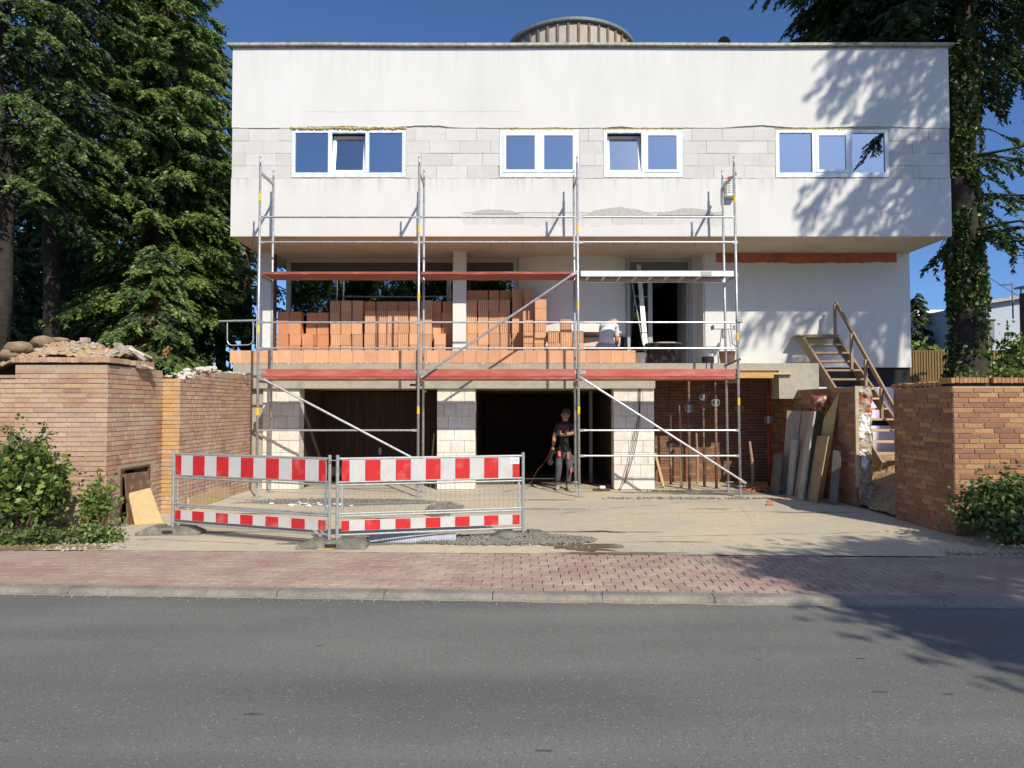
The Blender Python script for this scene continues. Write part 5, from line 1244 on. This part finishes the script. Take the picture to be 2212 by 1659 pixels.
q=zq(262,880); tl=MB().tube([(q.x+.03,d0-.06,q.z+.03),(q.x-.01,d0-.05,q.z-.02),(q.x-.05,d0-.06,q.z-.12),(q.x-.06,d0-.07,q.z-.20)],[.028,.036,.036,.030],10).tube([(q.x-.06,d0-.11,q.z-.21),(q.x-.06,d0-.12,q.z-.21)],.065,16).build("power_tool",M_belt,label="black power tool hanging from the standing man's left hand",cat="tool",smooth=False)
pts=[zq(255,780),zq(190,950),zq(110,1080),zq(0,1200),zq(-160,1330)]; pts[-1].z=.015
MB().tube(pts+[Vector((pts[-1].x-.3,d0-.1,.012)),Vector((pts[-1].x-.5,d0-.5,.012))],.004,6).build("tool_cord",MATS["cable_red"],label="thin red cord running from the standing man's tool to the floor",cat="cord")
# --- mason bent over behind the block course, back to us
dm=14.85
def z8(a,c,d=dm): return P((1420+.217*a)/1.1718,(640+.217*c)/1.1718,d)
mason=empty("person",(z8(530,1200).x,dm,ZF),"bald man in white t-shirt bent over behind the laid clay blocks","person")
def m8(a,c,y): q=z8(a,c,dm); q.y=y; return q
K={}
K['pelvis']=(m8(505,1095,14.72),.165,.14); K['waist']=(m8(520,990,14.82),.18,.13); K['chest']=(m8(560,873,15.0),.165,.12); K['upper']=(m8(598,828,15.10),.13,.095)
K['neck']=(m8(625,798,15.17),.062,.062); K['jaw']=(m8(645,783,15.23),.07,.075); K['head']=(m8(643,763,15.25),.085,.09); K['crown']=(m8(640,740,15.24),.07,.075)
K['shR']=(m8(665,858,15.08),.07,.07); K['elR']=(m8(678,1010,15.12),.05,.05); K['wrR']=(m8(672,1085,15.22),.035,.035)
K['shL']=(m8(490,828,15.08),.07,.07); K['elL']=(m8(500,960,15.3),.05,.05); K['wrL']=(m8(560,1060,15.38),.035,.035)
K['hipL']=(m8(440,1130,14.74),.115,.115); K['knL']=(Vector((m8(420,0,0).x,15.06,ZF+.20)),.085,.085); K['anL']=(Vector((m8(425,0,0).x,14.72,ZF+.09)),.055,.055)
K['hipR']=(m8(580,1130,14.74),.115,.115); K['knR']=(Vector((m8(600,0,0).x,15.08,ZF+.20)),.085,.085); K['anR']=(Vector((m8(600,0,0).x,14.72,ZF+.09)),.055,.055)
bn2=[e for e in bn if 'ft' not in e[1]]
figure(mason,K,bn2,'pelvis',dress,[M_skinp,M_twhite,M_tpale])
hand(mason,K['wrR'][0],(-.2,.5,-.8),(0,1,0),M_skinp,.6); hand(mason,K['wrL'][0],(.2,.4,-.8),(0,1,0),M_skinp,.6)
h=K['head'][0]; b=MB(); b.lathe((h.x,h.y,h.z-.03),[(.088,-.03),(.094,.0),(.090,.02)],18); b.build("hair_fringe",mat("hair_grey",(.45,.38,.33),.8),mason,smooth=True)
b=MB()
for s in (-1,1): b.rock((h.x+s*.092,h.y,h.z-.01),.026,random.Random(1),flat=1.2)
b.build("ears",M_skinp,mason,smooth=True)
for s in ('anL','anR'):
    a=K[s][0]; MB().tube([(a.x,a.y-.05,ZF+.06),(a.x,a.y+.0,ZF+.07),(a.x,a.y+.04,ZF+.06)],[.045,.055,.05],9).build("shoe",M_shoe,mason,smooth=True)
# ================================================================== vegetation
LF={k:leafmat(k,c,.35,t) for k,c,t in (("conifer_dark",(.05,.085,.034),.15),("conifer_mid",(.115,.185,.052),.22),("conifer_bright",(.195,.275,.07),.28),("conifer_blue",(.075,.125,.085),.15),
    ("conifer_rust",(.34,.15,.04),.2),("leaf_green",(.115,.19,.045),.3),("leaf_yellowgreen",(.22,.29,.055),.3),("leaf_deep",(.06,.105,.032),.25),("ivy_leaf",(.11,.16,.04),.25),("leaf_pale",(.25,.31,.12),.3))}
M_bark=mat("bark_brown",(.10,.075,.055),.95,var=.35,scale=9,stretch=(1,1,.2),bump=1.0,bscale=18); M_barkr=mat("bark_red",(.30,.17,.10),.95,var=.3,scale=8,bump=.8,bscale=16); M_barkd=mat("bark_dark",(.04,.032,.026),.95,var=.3,scale=8,bump=1,bscale=14)
M_twig=mat("twig_brown",(.12,.085,.05),.95,var=.3)
def leaf_quads(C, A, B_, seed):
    """quads (kite shaped leaves) from centres, half-length and half-width vectors"""
    n=len(C); V=np.empty((n,4,3)); V[:,0]=C-A; V[:,1]=C-A*.1+B_; V[:,2]=C+A; V[:,3]=C-A*.1-B_; return V.reshape(-1,3)
def rand_dirs(rs,n):
    v_=rs.normal(size=(n,3)); return v_/np.linalg.norm(v_,axis=1,keepdims=True)
def foliage(name, C, rs, size, parent, mats, wts, aspect=.4, hang=0.0, clump=None, axis=None):
    n=len(C); A=rand_dirs(rs,n) if axis is None else axis.copy(); A[:,2]-=hang; A/=np.linalg.norm(A,axis=1,keepdims=True)
    T=rand_dirs(rs,n); B_=np.cross(A,T); B_/=np.linalg.norm(B_,axis=1,keepdims=True)+1e-9
    s=size*rs.uniform(.6,1.3,(n,1)); V=leaf_quads(C,A*s,B_*s*aspect,0)
    o0=np.array(WORLD[parent.name]) if parent else np.zeros(3)
    if clump is None: mi=rs.choice(len(mats),size=n,p=np.array(wts)/sum(wts))
    else: mi=clump
    me=quads_mesh(name,V-o0,n,mats,mi); o=bpy.data.objects.new(name,me); COL.objects.link(o)
    if parent: o.parent=parent
    WORLD[o.name]=Vector(o0); return o
def sprays(rs,pa,dirv,L_,ntw,b_,wp,Cs,As,Ms,len0=.16,u0=1.5):
    """feathery twigs along a limb: leaf centres, axes and material numbers are appended"""
    N=len(pa); side=np.array([-dirv[1],dirv[0],0.]); out=np.array([dirv[0],dirv[1],0.])
    for q in range(ntw):
        u=(rs.beta(u0,1.0) if q else 1.0)*(N-1); i0=min(int(u),N-2); f=u-i0; s0=pa[i0]*(1-f)+pa[i0+1]*f; uu=u/(N-1)
        sg=1 if q%2 else -1; td=side*sg*rs.uniform(.35,1.0)+out*rs.uniform(.35,1.0)+np.array([0,0,-rs.uniform(.15,.75)]); td/=np.linalg.norm(td)
        tl=.20*L_*(1.25-uu)+rs.uniform(len0,len0+.18); m=int(20+34*tl); t=rs.rand(m,1)
        lat=np.cross(td,np.array([0,0,1.])); lat/=np.linalg.norm(lat)+1e-9; sw=rs.choice([-1,1],size=(m,1))
        c=s0+td*tl*t+lat*sw*.045*(1.2-t)+np.array([0,0,-.10])*t*t*tl*3+rs.normal(size=(m,3))*.018
        A=td[None,:]*rs.uniform(.5,1,(m,1))+lat[None,:]*sw*rs.uniform(.3,.9,(m,1))+np.array([[0,0,-.25]])+rs.normal(size=(m,3))*.22
        Cs.append(c); As.append(A); Ms.append(np.full(m,b_ if rs.rand()<.6 else rs.choice(len(wp),p=wp)))
def conifer(base, height, rad, seed, label, z_low=.12, n_br=130, per=330, mats=("conifer_dark","conifer_mid","conifer_bright"), wts=(3,3,1.6), bark=None, leaf=.062, trunk_r=.22, profile=.75, group=None, droop=.35, cols=1.0, name="conifer_tree"):
    rs=np.random.RandomState(seed); base=Vector(base); root=empty(name,base,label,"tree",group)
    ctr=[base+Vector((rs.normal()*.02*height*t,rs.normal()*.02*height*t,height*t)) for t in np.linspace(0,1,7)]; ctr[0]=base.copy()
    MB().tube(ctr,[trunk_r*(1-.9*t) for t in np.linspace(0,1,7)],9).build("trunk",bark or M_bark,root,smooth=True)
    limbs=MB(); Cs=[]; Ms=[]; As=[]; wp=np.array(wts)/sum(wts)
    for k in range(n_br):
        t=z_low+(1-z_low)*((k+rs.rand())/n_br); az=k*2.39996+rs.normal()*.3
        L_=rad*(max(.03,(1-(t-z_low)/(1-z_low)))**profile)*rs.uniform(.65,1.12)+.15
        if t<z_low+.1: L_*=rs.uniform(.5,1)
        p0=base+Vector((0,0,height*t)); dirv=np.array([math.cos(az),math.sin(az)])
        up=rs.uniform(-.1,.35); N=7; pts=[]
        for i in range(N):
            u=i/(N-1); r=L_*u; pts.append((p0.x+dirv[0]*r,p0.y+dirv[1]*r,p0.z+r*up-droop*L_*u*u))
        limbs.tube(pts,[.03*(1-.85*i/(N-1))*min(1.6,.5+L_/2.5) for i in range(N)],4,cap=False)
        b_=rs.choice(len(mats),p=wp)
        sprays(rs,np.array(pts),dirv,L_,int(per/26*(.35+.75*L_/rad))+3,b_,wp,Cs,As,Ms)
    limbs.build("limbs",bark or M_bark,root)
    foliage("crown",np.concatenate(Cs),rs,leaf,root,[LF[q] for q in mats],wts,aspect=.34,clump=np.concatenate(Ms),axis=np.concatenate(As))
    return root
ZGd=1.75
def at(xd,d,z=ZGd): return (XP(xd,d),d,z)
GRP="tall conifers in the left garden"
conifer(at(340,19.0),15.0,2.25,1,"bright green conifer filling the picture just left of the house",z_low=.10,n_br=230,per=780,wts=(1,2.6,4.2),profile=.42,group=GRP)
conifer(at(418,21.5),12.0,1.7,2,"slim green conifer nearest the left edge of the house",z_low=.16,n_br=170,per=560,wts=(1.2,3,3.4),profile=.40,group=GRP,bark=M_barkd)
conifer(at(240,20.5),17.5,2.3,3,"tall dark conifer behind the bright green one",z_low=.12,n_br=150,per=420,wts=(4,3,.8),profile=.5,group=GRP,bark=M_barkd)
conifer(at(110,17.0),17,2.6,4,"broad dark conifer over the soil heap with open lower limbs",z_low=.30,n_br=150,per=480,wts=(4,2.4,1.0),profile=.4,group=GRP,droop=.45,bark=M_barkd)
conifer(at(-10,15.0),15,2.3,5,"dark conifer at the left picture edge",z_low=.30,n_br=120,per=420,wts=(4,2.6,1.0),profile=.4,group=GRP,droop=.45,bark=M_barkd)
conifer(at(20,18.5,1.75),4.3,2.2,6,"low bluish conifer behind the left end of the soil heap",z_low=.08,n_br=80,per=380,mats=("conifer_dark","conifer_blue","conifer_mid"),wts=(2,3,1.2),profile=.6,group=GRP)
conifer(at(190,23.0,1.6),4.6,2.2,7,"low dark conifer in the shade behind the soil heap",z_low=.06,n_br=80,per=330,wts=(5,2,.6),profile=.5,group=GRP,bark=M_barkd)
conifer(at(330,15.6,1.75),3.6,1.15,8,"young conifer with reddish stems and a rust-brown patch",z_low=.18,n_br=60,per=230,mats=("conifer_mid","conifer_bright","conifer_rust","conifer_dark"),wts=(3,2,.35,2),bark=M_barkr,trunk_r=.06,leaf=.07,group=GRP)
conifer(at(478,22.5,1.2),8.5,1.3,9,"dark bare-trunked conifer standing beside the terrace end",z_low=.34,n_br=70,per=200,wts=(3,3,1.5),bark=M_barkd,trunk_r=.2,profile=.4,group=GRP)
conifer(at(530,21.0,1.2),8.2,1.9,10,"conifer with drooping sprays seen under the left overhang",z_low=.20,n_br=70,per=170,wts=(2,3,2),bark=M_barkd,trunk_r=.22,profile=.4,group=GRP)
conifer(at(55,22.5,1.6),9.5,2.6,14,"dense dark conifer filling the gap behind the left picture edge trunk",z_low=.04,n_br=150,per=520,wts=(5,3,.8),bark=M_barkd,profile=.35,group=GRP)
conifer(at(150,25.0,1.6),10.5,2.8,15,"dense dark conifer deep behind the soil heap",z_low=.04,n_br=150,per=520,wts=(5,3,.8),bark=M_barkd,profile=.35,group=GRP)
conifer(at(400,26,1.2),13.0,1.9,13,"dark trunked conifer deep in the left garden",z_low=.30,n_br=80,per=230,wts=(4,3,1),bark=M_barkd,trunk_r=.22,profile=.5,group=GRP)
# --- ivy-clad tree right of the house
tb=Vector((XP(2090,17.0),17.0,1.95)); rs=np.random.RandomState(50)
iv=empty("ivy_tree",tb,"big dark conifer with ivy covered trunk right of the house","tree")
tz=[0,.25,.8,1.8,3.2,5,7,9,11.5,14]; tr=[.66,.54,.44,.38,.36,.35,.33,.30,.24,.14]
tp=[tb+Vector((.06*math.sin(q*.8)+(.0 if q<3 else .0),0,q-.2 if q==0 else q)) for q in tz]
MB().tube(tp,tr,14).build("trunk",M_barkd,iv,smooth=True)
n=13000; z=np.concatenate([rs.uniform(2.2,8.8,n-900),rs.uniform(.3,2.2,900)]); th=rs.uniform(0,2*math.pi,n); rr=np.interp(z,tz,tr)+np.abs(rs.normal(size=n))*.04+.01
pn=np.array([noise.noise(Vector((3*math.cos(a)*.5,3*math.sin(a)*.5,b*.9))) for a,b in zip(th,z)]); keep=pn>-.22; z=z[keep];th=th[keep];rr=rr[keep]
C=np.stack([tb.x+.06*np.sin(z*.8)+rr*np.cos(th),tb.y+rr*np.sin(th),tb.z+z],1)
foliage("ivy",C,rs,.06,iv,[LF["ivy_leaf"],LF["leaf_deep"],LF["leaf_pale"],LF["conifer_rust"]],(4,3,.8,.12),aspect=.75,hang=.5)
limbs=MB(); Cs=[]; As=[]; Ms=[]; wi=np.array((4,2.4,1.2))/7.6
for k in range(140):
    hi=rs.rand()<.86; az=rs.uniform(0,2*math.pi)
    t=rs.uniform(8.2,15.5) if hi else rs.uniform(3.5,7)
    L_=(rs.uniform(2.2,5.6) if hi else rs.uniform(1.2,2.8))
    if hi and k%5<2: az=math.pi+rs.uniform(-.8,.8); L_=rs.uniform(3.0,4.7); t=rs.uniform(9.3,13.5)
    elif t>12: L_*=.75
    if not hi and math.cos(az)<-.1: az=math.pi-az                       # lower limbs only away from the house
    dv=np.array([math.cos(az),math.sin(az)*.8]); N=8; pts=[]
    for i in range(N):
        u=i/(N-1); r=L_*u; pts.append((tb.x+dv[0]*r,tb.y+dv[1]*r,tb.z+t+r*rs.uniform(.08,.2)-.28*L_*u*u))
    limbs.tube(pts,[.055*(1-.85*i/(N-1))*min(1.3,.4+L_/5) for i in range(N)],5,cap=False)
    sprays(rs,np.array(pts),dv/np.linalg.norm(dv),L_,int((34 if hi else 7)*L_/3)+2,rs.choice(3,p=wi),wi,Cs,As,Ms,len0=.3,u0=1.4)
limbs.build("limbs",M_barkd,iv)
C=np.concatenate(Cs); ok=~((C[:,0]<XRR+.15)&(C[:,1]<25)&(C[:,2]<ZT+.1)); C=C[ok]
foliage("crown",C,rs,.072,iv,[LF["conifer_dark"],LF["leaf_deep"],LF["conifer_mid"]],(4,2,2),aspect=.36,clump=np.concatenate(Ms)[ok],axis=np.concatenate(As)[ok])
# --- trees that stand outside the picture: one shades the facade, one the road, the others face the house across the street
def leafy(base,height,rx,rz,zc,seed,label,n=16000,mats=("leaf_green","leaf_deep","leaf_yellowgreen"),wts=(3,3,1),leaf=.10,trunk_r=.2,clumps=60,group=None,name="street_tree"):
    rs=np.random.RandomState(seed); base=Vector(base); root=empty(name,base,label,"tree",group)
    MB().tube([base,base+Vector((.1,0,height*.3)),base+Vector((0,.1,height*.6)),base+Vector((.05,0,height*.92))],[trunk_r,trunk_r*.75,trunk_r*.5,.03],10).build("trunk",M_bark,root,smooth=True)
    cc=rand_dirs(rs,clumps)*(rs.uniform(.35,1,(clumps,1))**.5); cc=cc*np.array([rx,rx,rz])+np.array([base.x,base.y,base.z+zc]); lb=MB()
    for q in cc[:26]: lb.tube([base+Vector((0,0,zc*.6)),(Vector(q)+base+Vector((0,0,zc*.7)))/2,Vector(q)],[.06,.035,.01],5,cap=False)
    lb.build("limbs",M_bark,root)
    i=rs.randint(0,clumps,n); C=cc[i]+rs.normal(size=(n,3))*np.array([rx*.16,rx*.16,rz*.10])
    foliage("crown",C,rs,leaf,root,[LF[m] for m in mats],wts,aspect=.55,hang=.3); return root
conifer((12.8,7.0,0),24,3.0,60,"tall conifer outside the right edge of the picture shading the facade",z_low=.46,n_br=200,per=560,wts=(3,3,1),profile=.3,trunk_r=.3)
leafy((9.05,-1.75,0),9.6,2.15,1.5,7.1,61,"street tree outside the picture shading the road at the right",n=34000,clumps=60,leaf=.085)
for i,(x,y,h,r) in enumerate(((-9,-15,12.5,3.2),(-3.5,-17,13.5,3.4),(3.0,-16,12,3.0),(9,-17,13,3.3),(-16,-18,14,3.5))):
    leafy((x,y,0),h,r,h*.33,h*.62,70+i,"leafy tree across the street behind the viewer, %s planted"%ORD[i],n=9000,leaf=.2,trunk_r=.28,clumps=40,group="trees across the street")
# --- shrubs at the two walls
def shrub(name,c,rx,ry,h,seed,label,n,leaf,mats,wts,shoots=14,dens=26):
    rs=np.random.RandomState(seed); c=Vector(c); root=empty(name,c,label,"shrub"); st=MB(); Cs=[]
    cc=[]
    for k in range(dens):
        a=rs.uniform(0,6.283); q=math.sqrt(rs.rand()); hh=h*(1-.55*q*q)*rs.uniform(.45,1.0); p=Vector((c.x+rx*q*math.cos(a),c.y+ry*q*math.sin(a),c.z+hh)); cc.append(p)
        st.tube([c+Vector((rs.normal()*.08,rs.normal()*.05,0)),c.lerp(p,.55)+Vector((0,0,.1)),p],[.014,.01,.004],5,cap=False)
    for k in range(shoots):
        p=cc[rs.randint(len(cc))]; q=p+Vector((rs.normal()*.22,rs.normal()*.12,abs(rs.normal())*.22)); st.tube([p,q],[.005,.002],4,cap=False)
        m=26; u=rs.rand(m,1); Cs.append(np.array(p)*(1-u)+np.array(q)*u+rs.normal(size=(m,3))*.035)
    st.build("stems",M_twig,root)
    i=rs.randint(0,len(cc),n); ca=np.array(cc)[i]; Cs.append(ca+rs.normal(size=(n,3))*np.array([rx*.22,ry*.22,h*.13]))
    C=np.concatenate(Cs); C=C[C[:,2]>c.z+.01]
    foliage("leaves",C,rs,leaf,root,[LF[m] for m in mats],wts,aspect=.65,hang=.1); return root
def gp(xd,yd,z=.01): q=G(xd,yd); q.z=z; return q
GM=("leaf_green","leaf_yellowgreen","leaf_deep")
shrub("shrub",gp(45,1163),.50,.34,1.10,80,"large leafy green shrub at the left edge before the brick wall",2700,.046,GM,(3,2.4,2.4),70,30)
shrub("shrub",(-6.5,9.25,.0),.35,.2,1.65,84,"tall thin twiggy shoots rising behind the large left shrub",420,.035,("leaf_deep","leaf_green"),(3,2),26,16)
shrub("shrub",gp(205,1152),.28,.2,.72,81,"thin rose shoots climbing at the corner of the left brick wall",420,.036,("leaf_green","leaf_yellowgreen","leaf_pale"),(3,2,1),18,12)
shrub("weed",gp(190,1172),.34,.14,.20,82,"low feathery weed at the foot of the left wall corner",1500,.026,("leaf_green","leaf_pale"),(3,1),6,22)
shrub("weed",gp(90,1176),.6,.10,.18,83,"low weeds between stones along the left pavement edge",1100,.03,("leaf_green","leaf_deep"),(2,2),6,24)
shrub("shrub",Vector((6.25,8.62,.01)),.62,.36,.80,85,"dense ivy-like shrub at the foot of the right brick wall",4200,.036,("leaf_green","leaf_pale","leaf_deep"),(4,.7,3),24,40)
shrub("shrub",Vector((6.75,8.55,.01)),.6,.38,1.08,86,"leafy shrub at the right picture edge before the red wall",2600,.036,("leaf_green","leaf_yellowgreen","leaf_deep"),(4,.8,3),16,26)
# stones and dry grass under the shrubs
rg=random.Random(90)
for i in range(9):
    p=gp(-8+20.5*i+rg.uniform(-6,6),rg.uniform(1160,1178)); MB().rock((p.x,p.y,.05),rg.uniform(.07,.13),rg,flat=.7,n=9).build("border_stone",M_stone,label="grey border stone under the left shrub, %s from the left"%ORD[i],cat="stone",group="stones under the left shrub")
for i in range(3):
    p=Vector((6.62+.3*i+rg.uniform(-.05,.05),8.12+rg.uniform(-.05,.05),.05)); MB().rock(p,rg.uniform(.06,.1),rg,flat=.6,n=9).build("border_stone",M_stone,label="grey stone at the foot of the right shrub, %s from the left"%ORD[i],cat="stone",group="stones under the right shrub")
rs=np.random.RandomState(91); n=1500
C=np.stack([np.concatenate([rs.uniform(-6.6,-4.9,900),rs.uniform(5.0,7.2,600)]),np.zeros(n),np.full(n,.015)],1); C[:,1]=8.13-.035*C[:,0]+np.abs(rs.normal(size=n))*.12+.02
foliage("dry_grass",C,rs,.035,None,[leafmat("straw",(.36,.29,.13),.3,.2),LF["leaf_green"]],(3,1),aspect=.12,hang=-.6)["kind"]="stuff"
for xd,yd in ((2098,805),(2120,800),(2196,806)):
    p=P(xd,818,9.6); shrub("seedling",(p.x,9.6,1.9),.07,.05,.30,int(xd),"seedling sprouting nearest the corner of the right wall cap" if xd<2110 else "middle seedling sprouting on the right wall cap" if xd<2150 else "lone seedling sprouting at the far right of the wall cap",60,.03,("leaf_yellowgreen","leaf_green"),(2,1),4,6)["group"]="seedlings on the right wall"

# ================================================================== background at the right
M_bam=mat("reed_mat",(.22,.14,.06),.9,var=.35,scale=9,stretch=(9,9,.4))
fn=empty("reed_fence",(XP(2050,21),21,1.9),"brown reed screen fence behind the ivy tree","fence")
MB().box(9.3,15.2,21.0,21.03,1.7,ZP(757,21)).build("reed_mat",M_bam,fn)
for i in range(70): x=9.32+i*.085; MB().tube([(x,20.985,1.8),(x+rnd.uniform(-.01,.01),20.985,ZP(757,21)+rnd.uniform(-.03,.03))],.012,5).build("reed_cane",M_bam,fn)
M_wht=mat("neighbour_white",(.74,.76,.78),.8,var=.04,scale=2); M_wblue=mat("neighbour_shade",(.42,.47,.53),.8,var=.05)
def nb(x,y,d): return P(x,y,d)
nh=empty("neighbour_house",(nb(2160,700,34).x,34,0),"pale flat-roofed neighbour house with grey shutter behind the ivy tree","house")
xa,xc=nb(2060,700,34).x,nb(2330,700,34).x; za,zc=nb(2105,664,34).z,nb(2105,664,34).z
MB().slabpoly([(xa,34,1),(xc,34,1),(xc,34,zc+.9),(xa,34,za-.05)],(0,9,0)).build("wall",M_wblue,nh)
MB().box(nb(2119,700,34).x,nb(2146,700,34).x,33.93,34.05,nb(0,744,34).z,nb(0,694,34).z).build("shutter",mat("shutter_grey",(.20,.23,.26),.7),nh)
MB().box(nb(2117,700,34).x,nb(2148,700,34).x,33.9,34.05,nb(0,694,34).z+.01,nb(0,690,34).z).build("lintel",mat("lintel_dark",(.03,.03,.035),.8),nh)
MB().bar((xa-.1,33.85,za-.02),(xc,33.85,zc+.95),.4,.16).build("roof_edge",M_coping,nh)
am=MB(); q=nb(2180,640,30); am.tube([(q.x,29.8,nb(0,690,30).z),(q.x,29.8,nb(0,612,30).z)],.03,6).tube([(q.x-.55,29.8,nb(0,617,30).z),(q.x+.1,29.8,nb(0,616,30).z)],.015,5)
for k in range(5): am.tube([(q.x-.5+k*.1,29.6,nb(0,617,30).z),(q.x-.5+k*.1,30.0,nb(0,617,30).z)],.008,4)
am.build("aerial",mat("aerial_grey",(.25,.26,.28),.6),nh)
bt=empty("brick_tower",(nb(2215,700,27).x,27,0),"dark brick chimney block at the far right picture edge","building")
MB().box(nb(2203,700,29).x,nb(2290,700,29).x,27,29,1,nb(0,617,27).z).build("wall",mat("tower_brick",(.16,.07,.05),.9,var=.2,scale=12),bt)
MB().box(nb(2199,700,29).x,nb(2290,700,29).x,26.8,29.2,nb(0,605,27).z,nb(0,601,27).z).build("roof",M_coping,bt); MB().tube([(nb(2203,700,29).x,28.9,nb(0,617,27).z),(nb(2203,700,29).x,28.9,nb(0,602,27).z)],.03,6).build("roof_post",M_coping,bt)
gh=empty("white_garage",(nb(2100,750,38).x,38,0),"low white garage block behind the reed fence","building")
MB().box(nb(1975,750,38).x,nb(2230,750,38).x,38,42,1,nb(0,746,38).z).build("wall",M_wht,gh); MB().box(nb(1973,750,38).x,nb(2232,750,38).x,37.8,42,nb(0,746,38).z+.001,nb(0,741,38).z).build("roof",M_wht,gh)
bal=empty("neighbour_balcony_block",(nb(1960,720,40).x,40,0),"white neighbour block with balcony peeking out right of the house","building")
MB().box(nb(1860,720,40).x,nb(1972,720,40).x,40,48,1,nb(0,690,40).z).build("wall",M_wht,bal)
MB().cbox(nb(1940,720,40).x,nb(1999,720,40).x,38.4,40,nb(0,739,40).z,nb(0,684,40).z,.02).build("balcony",M_wht,bal); MB().box(nb(1940,720,40).x,nb(2000,720,40).x,38.3,40,nb(0,684,40).z+.002,nb(0,678,40).z).build("balcony_rail",M_wht,bal)
conifer((nb(1968,0,36).x,36,1.0),6.6,.9,95,"small spruce beside the neighbour balcony",n_br=50,per=110,wts=(3,2,1),leaf=.14,trunk_r=.1)
shrub("hedge_bush",(nb(1995,760,30).x,30,1.6),1.4,.8,2.7,96,"light green bush above the reed fence beside the house corner",1500,.12,("leaf_yellowgreen","leaf_green","leaf_pale"),(3,3,1),6,24)
shrub("hedge_bush",(nb(2045,770,24).x,24,1.8),1.0,.6,1.75,98,"low bush along the reed fence left of the ivy trunk",900,.09,("leaf_yellowgreen","leaf_green","leaf_deep"),(2,3,2),6,18)
shrub("hedge_bush",(nb(2195,770,17).x,17,1.9),.7,.5,1.5,97,"loose green bush right of the ivy trunk",1300,.06,("leaf_green","leaf_yellowgreen","leaf_deep"),(3,2,1),8,20)
# overhead wire
MB().tube([nb(2100,560,20),nb(2130,595,24),nb(2165,618,28),nb(2200,640,30)],.012,5).build("overhead_wire",MATS["cable_black"],label="thin overhead wire sagging right of the ivy tree",cat="wire")

# fair-weather clouds low over the neighbours' roofs
M_cloud=mat("cloud_white",(.85,.86,.88),1.0); rs=np.random.RandomState(5)
for (xd,yd,d,wd,ht,lab) in ((2018,716,700,48,16,"upper small white cloud between the house and the ivy trunk"),(2020,762,760,95,24,"long white cloud low over the white garage"),(2150,655,900,40,9,"wisp of cloud above the neighbour roof"),(130,600,900,330,110,"bright cloud glimpsed between the left conifers")):
    p=P(xd,yd,d); b=MB()
    for k in range(170):
        u=rs.uniform(-1,1); h=(1-u*u)*rs.uniform(-.3,1); r=rs.uniform(.03,.12)*wd*d/FPX*.55*(1.15-abs(u)*.7)
        b.lathe((p.x+u*wd*d/FPX*.6,p.y+rs.uniform(-1,1)*r,p.z+h*ht*d/FPX*.5),[(0,-r*.7),(r*.55,-r*.58),(r*.9,-r*.2),(r*.95,r*.15),(r*.65,r*.6),(0,r*.8)],10)
    b.build("cloud",M_cloud,label=lab,cat="cloud",kind="structure",smooth=True)
